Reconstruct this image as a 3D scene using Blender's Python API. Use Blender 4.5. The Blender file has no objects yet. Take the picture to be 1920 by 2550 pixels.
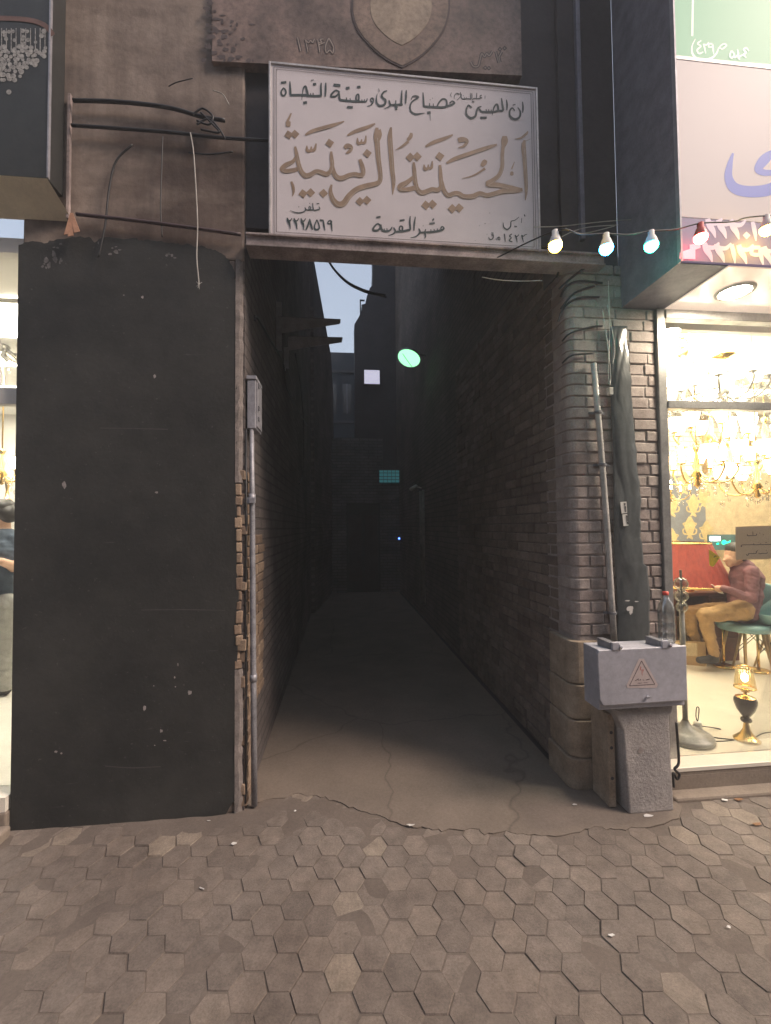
import bpy, bmesh, math, random
import mathutils
from mathutils import Vector as V, Matrix
random.seed(7)
S = bpy.context.scene
COL = S.collection
# ------------------------------------------------------------------ camera
F, IW, IH = 1080.0, 1920.0, 2550.0
_a, _p, _r = math.radians(5.9), math.radians(1.9), .0095
CAM = V((0, -2.71, 1.7))
FW = V((math.sin(_a)*math.cos(_p), math.cos(_a)*math.cos(_p), math.sin(_p)))
_r0 = V((math.cos(_a), -math.sin(_a), 0)); _u0 = _r0.cross(FW)
RT = _r0*math.cos(_r) - _u0*math.sin(_r); UP = _u0*math.cos(_r) + _r0*math.sin(_r)
cd = bpy.data.cameras.new('camera'); cam = bpy.data.objects.new('camera', cd); COL.objects.link(cam)
cd.sensor_fit = 'HORIZONTAL'; cd.sensor_width = 36; cd.lens = 36*F/IW; cd.clip_end = 500; cd.clip_start = .02
m = Matrix((RT, UP, -FW)).transposed().to_4x4(); m.translation = CAM; cam.matrix_world = m
S.camera = cam
# ------------------------------------------------------------------ world, sun, exposure
SUN_AZ, SUN_EL = 115.0, 44.0            # from the right behind the camera
w = bpy.data.worlds.new('World'); S.world = w; w.use_nodes = True
nt = w.node_tree; sky = nt.nodes.new('ShaderNodeTexSky'); sky.sky_type = 'NISHITA'; sky.sun_disc = False
sky.sun_elevation = math.radians(SUN_EL); sky.sun_rotation = math.radians(SUN_AZ)
sky.air_density = 1.3; sky.dust_density = 2.0
bg = nt.nodes['Background']; hs = nt.nodes.new('ShaderNodeHueSaturation'); hs.inputs['Saturation'].default_value = .62; hs.inputs['Value'].default_value = 1.1; nt.links.new(sky.outputs[0], hs.inputs['Color']); nt.links.new(hs.outputs[0], bg.inputs[0]); bg.inputs[1].default_value = .13
sl = bpy.data.lights.new('sun', 'SUN'); sun = bpy.data.objects.new('sun', sl); COL.objects.link(sun)
sl.energy = 2.45; sl.angle = math.radians(16); sl.color = (1, .78, .64)
sd = V((math.sin(math.radians(SUN_AZ))*math.cos(math.radians(SUN_EL)), math.cos(math.radians(SUN_AZ))*math.cos(math.radians(SUN_EL)), math.sin(math.radians(SUN_EL))))
sun.rotation_euler = sd.to_track_quat('Z', 'Y').to_euler(); sun.location = sd*30
S.view_settings.view_transform = 'Standard'; S.view_settings.look = 'None'; S.view_settings.exposure = .75; S.view_settings.gamma = 1
S.render.engine = 'CYCLES'; S.cycles.use_denoising = True; S.cycles.max_bounces = 8; S.cycles.transparent_max_bounces = 16
S.cycles.sample_clamp_indirect = 8; S.cycles.caustics_reflective = False; S.cycles.caustics_refractive = False

# ------------------------------------------------------------------ measuring: pixel of the photo -> point on a real plane
def ray(x, y): return RT*((x-960)/F) + UP*((1275-y)/F) + FW
def onY(x, y, Y=0.0):
    d = ray(x, y); return CAM + d*((Y-CAM.y)/d.y)
def onZ(x, y, Z=0.0):
    d = ray(x, y); return CAM + d*((Z-CAM.z)/d.z)
def onX(x, y, X):
    d = ray(x, y); return CAM + d*((X-CAM.x)/d.x)
def atD(x, y, D): return CAM + ray(x, y)*D

# ------------------------------------------------------------------ materials
def new_mat(name):
    mt = bpy.data.materials.new(name); mt.use_nodes = True
    t = mt.node_tree; return mt, t, t.nodes['Principled BSDF']
def nd(t, kind, **kw):
    n = t.nodes.new('ShaderNode'+kind)
    for k, v in kw.items():
        if k in n.inputs: n.inputs[k].default_value = v
        else: setattr(n, k, v)
    return n
def coords(t, scale=(1, 1, 1)):
    tc = nd(t, 'TexCoord'); mp = nd(t, 'Mapping'); mp.inputs['Scale'].default_value = scale
    t.links.new(tc.outputs['Object'], mp.inputs[0]); return mp.outputs[0]
def noise(t, co, scale, detail=6, rough=.6):
    n = nd(t, 'TexNoise'); n.inputs['Scale'].default_value = scale; n.inputs['Detail'].default_value = detail
    n.inputs['Roughness'].default_value = rough; t.links.new(co, n.inputs['Vector']); return n.outputs['Fac']
def ramp(t, fac, stops):
    r = nd(t, 'ValToRGB'); e = r.color_ramp.elements
    while len(e) < len(stops): e.new(.5)
    for el, (p, c) in zip(e, stops):
        el.position = p; el.color = (*c, 1) if len(c) == 3 else c
    t.links.new(fac, r.inputs[0]); return r.outputs[0]
def mix(t, fac, a, b, mode='MIX'):
    n = nd(t, 'Mix', data_type='RGBA', blend_type=mode)
    for s, v in ((0, fac), (6, a), (7, b)):
        if hasattr(v, 'is_output'): t.links.new(v, n.inputs[s])
        elif s == 0: n.inputs[0].default_value = v
        else: n.inputs[s].default_value = (*v, 1)
    return n.outputs[2]
def bump(t, bs, h, strength=.4, dist=.01):
    b = nd(t, 'Bump'); b.inputs['Strength'].default_value = strength; b.inputs['Distance'].default_value = dist
    t.links.new(h, b.inputs['Height']); t.links.new(b.outputs[0], bs.inputs['Normal'])
def simple(name, c, rough=.55, metal=0, var=.25, scale=9, bmp=.15, spec=.5, bscale=60):
    mt, t, b = new_mat(name); co = coords(t)
    f = noise(t, co, scale)
    lo = tuple(x*(1-var) for x in c); hi = tuple(min(1, x*(1+var)) for x in c)
    t.links.new(ramp(t, f, [(.3, lo), (.7, hi)]), b.inputs['Base Color'])
    if var >= .1: t.links.new(mix(t, min(1, var*1.6), b.inputs['Base Color'].links[0].from_socket, ramp(t, noise(t, co, scale*7+12, 8, .72), [(.34, (.6,)*3), (.52, (1,)*3), (.7, (1.25,)*3)]), 'MULTIPLY'), b.inputs['Base Color'])
    b.inputs['Roughness'].default_value = rough; b.inputs['Metallic'].default_value = metal
    b.inputs['Specular IOR Level'].default_value = spec
    if bmp: bump(t, b, noise(t, co, bscale), bmp, .004)
    return mt
def emit(name, c, s):
    mt, t, b = new_mat(name); b.inputs['Base Color'].default_value = (*[min(.9, x) for x in c], 1)
    b.inputs['Emission Color'].default_value = (*c, 1); b.inputs['Emission Strength'].default_value = s; return mt
def glass(name, tint=(1, 1, 1), refl=.08, rough=.02):
    mt, t, b = new_mat(name); t.nodes.remove(b)
    tr = nd(t, 'BsdfTransparent'); tr.inputs[0].default_value = (*tint, 1)
    gl = nd(t, 'BsdfGlossy'); gl.inputs['Roughness'].default_value = rough
    fr = nd(t, 'LayerWeight'); fr.inputs['Blend'].default_value = .25
    mu = nd(t, 'Math', operation='MULTIPLY_ADD'); mu.inputs[1].default_value = .5; mu.inputs[2].default_value = refl*.4
    t.links.new(fr.outputs['Fresnel'], mu.inputs[0])
    mx = nd(t, 'MixShader'); t.links.new(mu.outputs[0], mx.inputs[0]); t.links.new(tr.outputs[0], mx.inputs[1]); t.links.new(gl.outputs[0], mx.inputs[2])
    t.links.new(mx.outputs[0], t.nodes['Material Output'].inputs[0]); return mt
def island(name, stops, rough=.85, bmp=.5, bscale=45, grime=None):
    mt, t, b = new_mat(name); co = coords(t); g = nd(t, 'NewGeometry')
    c = ramp(t, g.outputs['Random Per Island'], stops)
    f = noise(t, co, 14, 8, .65); c = mix(t, .55, c, ramp(t, f, [(.3, (.45,)*3), (.7, (1.25,)*3)]), 'MULTIPLY')
    f2 = noise(t, co, 1.3, 5, .6); c = mix(t, .8, c, ramp(t, f2, [(.35, grime or (.62, .58, .55)), (.62, (1, 1, 1))]), 'MULTIPLY')
    t.links.new(c, b.inputs['Base Color']); b.inputs['Roughness'].default_value = rough; b.inputs['Specular IOR Level'].default_value = .25
    c = mix(t, .45, c, ramp(t, noise(t, co, 110, 4, .75), [(.34, (.55,)*3), (.5, (1,)*3), (.68, (1.4,)*3)]), 'MULTIPLY'); t.links.new(c, b.inputs['Base Color'])
    bump(t, b, noise(t, co, bscale, 8, .7), bmp, .006); return mt

def mat_plaster():
    mt, t, b = new_mat('stained_plaster'); co = coords(t); cs = coords(t, (5, 5, .45))
    c = ramp(t, noise(t, co, 1.6, 7, .62), [(.30, (.19, .155, .14)), (.48, (.31, .255, .22)), (.68, (.42, .345, .29))])
    c = mix(t, .42, c, ramp(t, noise(t, cs, 1.5, 6, .6), [(.36, (.36, .33, .33)), (.58, (1, 1, 1))]), 'MULTIPLY')
    c = mix(t, .85, c, ramp(t, noise(t, coords(t, (.7, 1, 1.7)), 1.1, 5, .6), [(.38, (.34, .31, .32)), (.55, (1, 1, 1))]), 'MULTIPLY')
    c = mix(t, .5, c, ramp(t, noise(t, co, 30, 6, .7), [(.3, (.7,)*3), (.6, (1.05,)*3)]), 'MULTIPLY')
    t.links.new(c, b.inputs['Base Color']); b.inputs['Roughness'].default_value = .9; b.inputs['Specular IOR Level'].default_value = .2
    bump(t, b, noise(t, co, 24, 8, .7), .35, .008); return mt
def mat_black():
    mt, t, b = new_mat('black_paint'); co = coords(t)
    c = ramp(t, noise(t, co, 3.0, 8, .7), [(.3, (.018, .019, .019)), (.7, (.034, .035, .034))])
    sc = ramp(t, noise(t, coords(t, (6, 6, 60)), .8, 3), [(.7, (0, 0, 0)), (.76, (.03, .03, .03))])
    c = mix(t, 1, c, sc, 'ADD'); c = mix(t, 1, c, ramp(t, noise(t, co, .9, 8, .7), [(.42, (0, 0, 0)), (.75, (.035, .033, .03))]), 'ADD'); c = mix(t, 1, c, ramp(t, noise(t, co, 55, 2, .5), [(.70, (0, 0, 0)), (.78, (.05, .048, .045))]), 'ADD')
    t.links.new(c, b.inputs['Base Color']); b.inputs['Roughness'].default_value = .6; b.inputs['Specular IOR Level'].default_value = .35
    bump(t, b, noise(t, co, 40, 8, .7), .35, .006); return mt
def mat_brickwall(name, axis, c1, c2, mortar, dirt=.7):
    mt, t, b = new_mat(name); tc = nd(t, 'TexCoord'); sp = nd(t, 'SeparateXYZ'); cb = nd(t, 'CombineXYZ')
    t.links.new(tc.outputs['Object'], sp.inputs[0]); t.links.new(sp.outputs[axis], cb.inputs[0]); t.links.new(sp.outputs[2], cb.inputs[1])
    bt = nd(t, 'TexBrick'); bt.inputs['Scale'].default_value = 1; bt.inputs['Brick Width'].default_value = .235; bt.inputs['Row Height'].default_value = .077
    bt.inputs['Mortar Size'].default_value = .009; bt.inputs['Mortar Smooth'].default_value = .3
    bt.inputs['Color1'].default_value = (*c1, 1); bt.inputs['Color2'].default_value = (*c2, 1); bt.inputs['Mortar'].default_value = (*mortar, 1)
    dn = nd(t, 'TexNoise'); dn.inputs['Scale'].default_value = 6; t.links.new(cb.outputs[0], dn.inputs['Vector'])
    va = nd(t, 'VectorMath', operation='SCALE'); va.inputs['Scale'].default_value = .012; t.links.new(dn.outputs['Color'], va.inputs[0])
    vb = nd(t, 'VectorMath', operation='ADD'); t.links.new(cb.outputs[0], vb.inputs[0]); t.links.new(va.outputs[0], vb.inputs[1])
    t.links.new(vb.outputs[0], bt.inputs['Vector'])
    co = coords(t); c = mix(t, dirt, bt.outputs['Color'], ramp(t, noise(t, co, 1.4, 7, .62), [(.3, (.35, .33, .33)), (.65, (1.1, 1.08, 1.05))]), 'MULTIPLY')
    t.links.new(c, b.inputs['Base Color']); b.inputs['Roughness'].default_value = .9; b.inputs['Specular IOR Level'].default_value = .2
    iv = nd(t, 'Math', operation='MULTIPLY_ADD'); t.links.new(bt.outputs['Fac'], iv.inputs[0]); iv.inputs[1].default_value = -1
    t.links.new(noise(t, co, 35, 6), iv.inputs[2]); bump(t, b, iv.outputs[0], .8, .012); return mt
def mat_concrete(name, lo, hi, crack=True, rough=.88, bs=.4):
    mt, t, b = new_mat(name); co = coords(t)
    c = ramp(t, noise(t, co, 2.2, 9, .65), [(.3, lo), (.7, hi)])
    c = mix(t, .5, c, ramp(t, noise(t, co, 60, 5, .8), [(.3, (.6,)*3), (.65, (1.15,)*3)]), 'MULTIPLY')
    h = noise(t, co, 50, 8, .75)
    if crack:
        vo = nd(t, 'TexVoronoi', feature='DISTANCE_TO_EDGE'); vo.inputs['Scale'].default_value = .55
        wn = nd(t, 'TexNoise'); wn.inputs['Scale'].default_value = 3; t.links.new(co, wn.inputs['Vector'])
        ad = mix(t, .25, (0, 0, 0), wn.outputs['Color']); av = nd(t, 'VectorMath', operation='ADD'); t.links.new(co, av.inputs[0]); t.links.new(ad, av.inputs[1])
        t.links.new(av.outputs[0], vo.inputs['Vector'])
        k = ramp(t, vo.outputs['Distance'], [(.0, (.6,)*3), (.005, (1,)*3)]); c = mix(t, .8, c, k, 'MULTIPLY')
    t.links.new(c, b.inputs['Base Color']); b.inputs['Roughness'].default_value = rough; b.inputs['Specular IOR Level'].default_value = .25
    bump(t, b, h, bs, .006+.01*(bs > .5)); return mt

M = {}
M['plaster'] = mat_plaster(); M['black'] = mat_black()
M['brick'] = island('weathered_brick', [(0, (.33, .275, .26)), (.5, (.40, .34, .32)), (1, (.47, .41, .385))], bmp=.6)
M['brick_dark'] = island('dark_brick', [(0, (.17, .13, .115)), (.5, (.23, .185, .16)), (1, (.28, .23, .20))], bmp=.6)  # brick mix in darker tones for the wall inside the alley
M['brick_old'] = island('crumbling_brick', [(0, (.20, .145, .11)), (.5, (.29, .215, .16)), (1, (.35, .27, .20))], bmp=.9, bscale=30)
M['edge_plaster'] = simple('edge_plaster', (.20, .175, .165), .9, var=.3, scale=12, bmp=.7, bscale=30)
M['mortar'] = simple('mortar', (.31, .27, .255), .95, bmp=.6)
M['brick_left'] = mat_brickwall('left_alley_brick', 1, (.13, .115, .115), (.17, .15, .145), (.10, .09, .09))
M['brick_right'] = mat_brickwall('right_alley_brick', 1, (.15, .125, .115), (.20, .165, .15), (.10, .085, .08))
M['brick_end'] = mat_brickwall('end_wall_brick', 0, (.14, .15, .16), (.19, .19, .19), (.10, .10, .10))
M['stone'] = island('limestone_block', [(0, (.38, .31, .24)), (1, (.48, .40, .31))], bmp=.35, bscale=30, grime=(.55, .5, .46))
M['paver'] = island('hexagon_paver', [(0, (.175, .148, .13)), (.6, (.208, .175, .152)), (.93, (.235, .197, .168)), (1, (.29, .245, .20))], rough=.82, bmp=.55, bscale=90, grime=(.7, .66, .64))
M['dust'] = mat_concrete('dust_joint', (.11, .09, .078), (.17, .14, .12), False)
M['alley_floor'] = mat_concrete('alley_cement', (.145, .12, .10), (.20, .165, .138), True)
M['asphalt'] = mat_concrete('asphalt', (.04, .04, .04), (.065, .06, .06), False)
M['step'] = mat_concrete('step_cement', (.20, .165, .135), (.30, .25, .205), False)
M['pedestal'] = mat_concrete('rough_stone', (.26, .245, .245), (.56, .52, .50), False, .85, .9)
M['darkwall'] = simple('dark_facade', (.055, .05, .055), .75, bmp=.3, scale=3)
M['band'] = simple('grey_metal_panel', (.21, .21, .25), .5, .3, bmp=.05)
M['sign_white'] = simple('sign_enamel', (.66, .61, .63), .4, var=.08, scale=2.5, bmp=.03)
M['sign_edge'] = simple('sign_edge_metal', (.50, .47, .46), .45, .5)
M['ink_green'] = simple('dark_teal_paint', (.045, .065, .068), .6, var=.3, scale=20, bmp=0)
M['ink_brown'] = simple('border_line_paint', (.07, .045, .05), .6, bmp=0)
M['gold'] = simple('faded_gold_paint', (.34, .24, .165), .42, .15, var=.22, scale=14, bmp=.05)
M['gold_hi'] = simple('pale_gold_paint', (.46, .38, .30), .4, .15, bmp=0)
M['beam'] = simple('painted_steel_beam', (.34, .28, .27), .6, .2, var=.45, scale=7, bmp=.3)
M['mural'] = simple('old_painted_tile', (.19, .135, .115), .6, var=.75, scale=2.1, bmp=.25)
M['mural_pale'] = simple('medallion_cream', (.33, .26, .195), .6, var=.5, scale=3, bmp=.15)
M['mural_mid'] = simple('medallion_rim', (.225, .16, .125), .6, var=.6, scale=3, bmp=.2)
M['mural_dark'] = simple('mural_dark_paint', (.085, .065, .065), .7, bmp=0)
M['mural_light'] = simple('mural_light_paint', (.30, .245, .215), .6, bmp=0)
M['steel'] = simple('grey_steel', (.20, .20, .22), .5, .4, bmp=.05)
M['steel_lt'] = simple('light_grey_steel', (.36, .36, .40), .45, .3, bmp=.05)
M['box_paint'] = simple('blue_grey_enamel', (.40, .40, .45), .5, .1, var=.2, scale=3, bmp=.25, bscale=18)
M['pipe'] = simple('galvanised_pipe', (.30, .30, .33), .5, .35, var=.3, scale=12)
M['pipe_pale'] = simple('pale_conduit', (.42, .40, .38), .5, .1, var=.3, scale=10)
M['cable'] = simple('black_cable', (.016, .016, .018), .5, bmp=0)
M['wire_lt'] = simple('pale_string', (.42, .40, .37), .7, bmp=0)
M['sheet'] = simple('crumpled_grey_sheet', (.075, .082, .085), .3, .1, var=.22, scale=4, bmp=.1, bscale=10)
M['paper'] = simple('white_paper', (.58, .56, .54), .7, var=.08, bmp=.1)
M['leaf'] = simple('dry_leaf', (.22, .11, .05), .7)
M['red'] = simple('red_plastic', (.62, .07, .05), .35, bmp=0)
M['ink'] = simple('black_ink', (.03, .03, .035), .6, bmp=0)
M['red_ink'] = simple('red_ink', (.5, .12, .09), .6, bmp=0)
M['sticker'] = simple('pink_sticker', (.52, .44, .43), .5, var=.1, bmp=0)
M['white'] = simple('white_paint', (.78, .76, .72), .45, var=.05, bmp=.02)
M['frame'] = simple('brushed_frame', (.38, .37, .36), .35, .6, bmp=.02)
M['marble'] = simple('marble_floor', (.72, .66, .55), .12, var=.08, scale=2, bmp=0)
M['marble_edge'] = simple('marble_sill', (.72, .68, .60), .3, var=.06, bmp=0)
M['soffit'] = simple('glossy_soffit_glow', (.70, .60, .52), .12, var=.06, bmp=.02); _b = M['soffit'].node_tree.nodes['Principled BSDF']; _b.inputs['Emission Color'].default_value = (.75, .58, .46, 1); _b.inputs['Emission Strength'].default_value = .45  # faint emission added, standing in for shop light reflected by the soffit
M['gold_metal'] = simple('polished_brass', (.80, .56, .22), .22, 1, var=.1, bmp=0)
M['brown_wood'] = simple('dark_red_wood', (.13, .045, .03), .4, var=.4, scale=7)
M['crystal'] = glass('crystal', (.96, .94, .90), .5, .08)
M['glass'] = glass('window_glass', (.97, .98, .97), .05)
M['glass_bottle'] = glass('clear_plastic', (.88, .90, .89), .75, .14)
M['lens'] = glass('smoky_glass_ball', (.62, .60, .56), .4, .05)
M['wall_cream'] = simple('cream_wall', (.72, .62, .46), .7, var=.08, bmp=.05)
M['wall_gold'] = simple('gold_wallpaper', (.50, .40, .25), .55, var=.2, bmp=.05)
M['wall_blue'] = simple('slate_wallpaper', (.17, .18, .20), .6, var=.12, bmp=.05)
M['damask'] = simple('damask_gold', (.55, .42, .20), .5, bmp=0)
M['shop_brick'] = mat_brickwall('white_shop_brick', 0, (.80, .77, .72), (.72, .69, .64), (.55, .50, .42), .15)
M['card'] = simple('cardboard', (.50, .34, .18), .8, var=.12)
M['teal'] = simple('teal_plastic', (.20, .36, .38), .4, var=.1, bmp=0)
M['wood'] = simple('beech_wood', (.52, .35, .17), .5, var=.25, scale=12)
M['lampgrey'] = simple('grey_lamp_metal', (.24, .235, .23), .4, .3, bmp=0)
M['black_ceramic'] = simple('black_ceramic', (.045, .04, .042), .15, bmp=0)
M['skin'] = simple('skin', (.55, .34, .24), .5, var=.08, bmp=.03)
M['hair'] = simple('dark_hair', (.02, .016, .014), .5, var=.3, scale=40, bmp=.5)
M['shirt_plum'] = simple('plum_shirt', (.20, .09, .105), .8, var=.3, bmp=.9, bscale=14)
M['shirt_navy'] = simple('navy_shirt', (.05, .07, .10), .8, var=.15, bmp=.1)
M['trouser_tan'] = simple('tan_trousers', (.40, .25, .11), .8, var=.22, bmp=.9, bscale=12)
M['trouser_grey'] = simple('grey_jeans', (.34, .34, .32), .8, var=.12, bmp=.1)
M['shoe'] = simple('black_shoe', (.025, .024, .026), .5, bmp=.05)
M['green_sign'] = simple('green_sign_film', (.16, .50, .30), .4, var=.05, scale=2, bmp=0)
M['lilac_sign'] = simple('white_sign_film', (.70, .61, .60), .4, var=.04, scale=2, bmp=0)
M['sign_blue'] = simple('blue_sign_letter', (.07, .09, .30), .4, bmp=0)
M['phone_dark'] = simple('dark_sign_strip', (.13, .10, .17), .45, bmp=0)
M['print_dark'] = simple('dark_print', (.035, .037, .036), .4, var=.2, bmp=0)
M['canopy_beige'] = simple('beige_panel', (.70, .62, .47), .45, var=.1, bmp=.03)
M['tag_orange'] = simple('orange_cloth', (.42, .23, .15), .8)
M['moss_plaster'] = simple('flaking_whitewash', (.34, .31, .30), .9, var=.4, scale=8, bmp=.5)
M['bulb_warm'] = emit('lit_bulb_warm', (1, .80, .48), 14)
M['glow_white'] = emit('lit_glass_warm_white', (1, .90, .72), 5)

# ------------------------------------------------------------------ mesh helpers
class MB:
    def __init__(s): s.v = []; s.f = []; s.mi = []; s.cur = 0
    def add(s, vs, fs):
        o = len(s.v); s.v += [tuple(x) for x in vs]; s.f += [tuple(i+o for i in f) for f in fs]; s.mi += [s.cur]*len(fs); return s
    def box(s, x0, x1, y0, y1, z0, z1):
        return s.add([(x, y, z) for x in (x0, x1) for y in (y0, y1) for z in (z0, z1)],
                     [(0, 1, 3, 2), (4, 6, 7, 5), (0, 4, 5, 1), (2, 3, 7, 6), (0, 2, 6, 4), (1, 5, 7, 3)])
    def hexa(s, p):   # 8 points: bottom ring 4, top ring 4
        return s.add(p, [(0, 3, 2, 1), (4, 5, 6, 7), (0, 1, 5, 4), (1, 2, 6, 5), (2, 3, 7, 6), (3, 0, 4, 7)])
    def prism(s, pts, off):  # planar polygon extruded by off
        n = len(pts); off = V(off); q = [V(p) for p in pts] + [V(p)+off for p in pts]
        return s.add(q, [tuple(range(n)), tuple(range(2*n-1, n-1, -1))] + [(i, i+n, (i+1) % n+n, (i+1) % n) for i in range(n)])
    def tube(s, pts, r, n=8, cap=True):
        pts = [V(p) for p in pts]; rs = r if isinstance(r, (list, tuple)) else [r]*len(pts); vs = []; ref = None
        for i, p in enumerate(pts):
            d = (pts[min(i+1, len(pts)-1)] - pts[max(i-1, 0)]).normalized()
            if ref is None: ref = d.orthogonal().normalized()
            a = (ref - d*ref.dot(d)); a = a.normalized() if a.length > 1e-6 else d.orthogonal().normalized(); ref = a; b = d.cross(a)
            vs += [p + (a*math.cos(2*math.pi*k/n) + b*math.sin(2*math.pi*k/n))*rs[i] for k in range(n)]
        fs = [(i*n+k, i*n+(k+1) % n, (i+1)*n+(k+1) % n, (i+1)*n+k) for i in range(len(pts)-1) for k in range(n)]
        if cap: fs += [tuple(range(n-1, -1, -1)), tuple((len(pts)-1)*n+k for k in range(n))]
        return s.add(vs, fs)
    def lathe(s, prof, c, n=20, axis=None, sq=1):
        c = V(c); ax = (axis or V((0, 0, 1))).normalized(); a = ax.orthogonal().normalized() if axis else V((1, 0, 0)); b = ax.cross(a)
        vs = [c + ax*z + (a*math.cos(2*math.pi*k/n) + b*math.sin(2*math.pi*k/n)*sq)*max(r, 1e-4) for r, z in prof for k in range(n)]
        fs = [(i*n+k, i*n+(k+1) % n, (i+1)*n+(k+1) % n, (i+1)*n+k) for i in range(len(prof)-1) for k in range(n)]
        return s.add(vs, fs)
    def ball(s, c, r, n=12, m=8, sc=(1, 1, 1)):
        c = V(c); vs = []
        for i in range(m+1):
            t = math.pi*i/m
            vs += [c + V((r*sc[0]*max(math.sin(t), 1e-3)*math.cos(2*math.pi*k/n), r*sc[1]*max(math.sin(t), 1e-3)*math.sin(2*math.pi*k/n), r*sc[2]*math.cos(t))) for k in range(n)]
        return s.add(vs, [(i*n+k, (i+1)*n+k, (i+1)*n+(k+1) % n, i*n+(k+1) % n) for i in range(m) for k in range(n)])
    def build(s, name, mat, parent=None, smooth=False, bevel=0, seg=2):
        off = V(parent.get('_base', (0, 0, 0))) if parent else V((0, 0, 0))
        me = bpy.data.meshes.new(name); me.from_pydata([tuple(V(p)-off) for p in s.v], [], s.f); me.update()
        for x in (mat if isinstance(mat, list) else [mat]): me.materials.append(x)
        bmx = bmesh.new(); bmx.from_mesh(me)
        for f, k in zip(bmx.faces, s.mi): f.material_index = k
        bmesh.ops.recalc_face_normals(bmx, faces=bmx.faces)
        bmx.to_mesh(me); bmx.free()
        if smooth:
            for p in me.polygons: p.use_smooth = True
        o = bpy.data.objects.new(name, me); COL.objects.link(o)
        o['_base'] = tuple(off)
        if parent: o.parent = parent
        if bevel:
            md = o.modifiers.new('bevel', 'BEVEL'); md.width = bevel; md.segments = seg; md.limit_method = 'ANGLE'
        return o
def tag(o, label=None, cat=None, group=None, kind=None):
    for k, v in (('label', label), ('category', cat), ('group', group), ('kind', kind)):
        if v: o[k] = v
    return o
def thing(name, label, cat, loc, group=None):
    o = bpy.data.objects.new(name, None); o.empty_display_size = .1; COL.objects.link(o); o.location = loc; o['_base'] = tuple(loc)
    return tag(o, label, cat, group)
def crom(P, k=6):
    if len(P) < 3: 
        return [tuple(a+(b-a)*i/k for a, b in zip(P[0], P[1])) for i in range(k+1)] if len(P) == 2 else P
    out = []
    for i in range(len(P)-1):
        p0 = P[max(i-1, 0)]; p1 = P[i]; p2 = P[i+1]; p3 = P[min(i+2, len(P)-1)]
        for j in range(k):
            t = j/k
            out.append(tuple(.5*((2*b) + (c-a)*t + (2*a-5*b+4*c-d)*t*t + (3*b-a-3*c+d)*t**3) for a, b, c, d in zip(p0, p1, p2, p3)))
    out.append(tuple(P[-1])); return out
_eps = [0.0]
def stroke(mb, P, tr, Y, smooth=True, k=5, ws=1.0):
    """brush stroke P [(x,y,width)...] in a zoomed view tr=(ox,oy,scale), laid on the plane y=Y"""
    pts = crom(P, k) if smooth else P
    ox, oy, sc = tr; vs = []
    n = len(pts)
    for i, (x, y, wd) in enumerate(pts):
        a = pts[max(i-1, 0)]; b = pts[min(i+1, n-1)]; dx, dy = b[0]-a[0], b[1]-a[1]; L = math.hypot(dx, dy) or 1
        nx, ny = -dy/L, dx/L; h = max(wd, 2)*.5*ws; _eps[0] += 1.2e-6
        y0 = Y - .0005 - (_eps[0] % .0008)
        for s in (1, -1): vs.append(onY(ox+(x+s*nx*h)*sc, oy+(y+s*ny*h)*sc, y0))
    mb.add(vs, [(2*i, 2*i+1, 2*i+3, 2*i+2) for i in range(n-1)])
def dot(mb, x, y, r, tr, Y, rot=45, n=4):
    _eps[0] += 5e-6; ox, oy, sc = tr
    mb.add([onY(ox+(x+r*math.cos(math.radians(rot+45+360*k/n)))*sc, oy+(y+r*math.sin(math.radians(rot+45+360*k/n)))*sc, Y-.0005-(_eps[0] % .0008)) for k in range(n)], [tuple(range(n))])

def bricks(mb, O, u, n, L, H, bl=.235, bh=.077, bd=.10, joint=.010, jit=.004, stagger=True, skip=None):
    """courses of single bricks on a wall: O corner, u direction along wall, n outward normal"""
    O, u, n = V(O), V(u), V(n); z = V((0, 0, 1)); rows = int(H/bh)
    for r in range(rows):
        x = -bl*.5*(r % 2) if stagger else 0
        x += random.uniform(-.01, .01)
        while x < L:
            l = bl*random.choice((1, 1, 1, .5)) ; a = max(x, 0); b = min(x+l-joint, L)
            if b-a > .03 and not (skip and skip((a+b)/2, r*bh)):
                j = lambda: random.uniform(-jit, jit)
                o = random.uniform(-jit, jit)*1.5; z0 = r*bh+joint*.5; z1 = (r+1)*bh-joint*.5
                P = [O+u*(a+j()*.5)+z*(z0+j()*.5)-n*bd, O+u*(b+j()*.5)+z*(z0+j()*.5)-n*bd, O+u*(b+j()*.5)+z*(z0+j()*.5)+n*(o+j()*.5), O+u*(a+j()*.5)+z*(z0+j()*.5)+n*(o+j()*.5)]
                P += [p+z*(z1-z0+j()*.5) for p in P]
                mb.hexa(P)
            x += l
# ------------------------------------------------------------------ ground
MB().box(-60, 60, -60, 60, -.6, -.05).build('ground', M['asphalt'])['kind'] = 'structure'
# cement laid in the alley mouth, its broken edge over the pavers
edge = [(560, 2032), (590, 2014), (660, 1996), (745, 1978), (800, 1984), (850, 2003), (900, 2020), (960, 2040), (1010, 2058), (1060, 2062), (1100, 2068), (1190, 2066), (1206, 2078), (1260, 2070), (1330, 2082), (1420, 2078), (1480, 2062), (1530, 2068), (1600, 2062), (1690, 2040), (1700, 2005)]
E_ = []
for (x0, y0), (x1, y1) in zip(edge[:-1], edge[1:]):
    for k in range(5):
        t = k/5; p = onZ(x0+(x1-x0)*t, y0+(y1-y0)*t + random.uniform(-4, 4)); E_.append((p.x, p.y))
bk = [(2.02, -.05), (2.02, .3), (1.48, .3), (1.48, 9), (-.6, 9), (-.6, .1), (-.68, .1), (-.68, -.02)]
def inside(x, y):
    P = E_+bk; r = False
    for (x0, y0), (x1, y1) in zip(P, P[1:]+P[:1]):
        if (y0 > y) != (y1 > y) and x < (x1-x0)*(y-y0)/(y1-y0)+x0: r = not r
    return r
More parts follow.
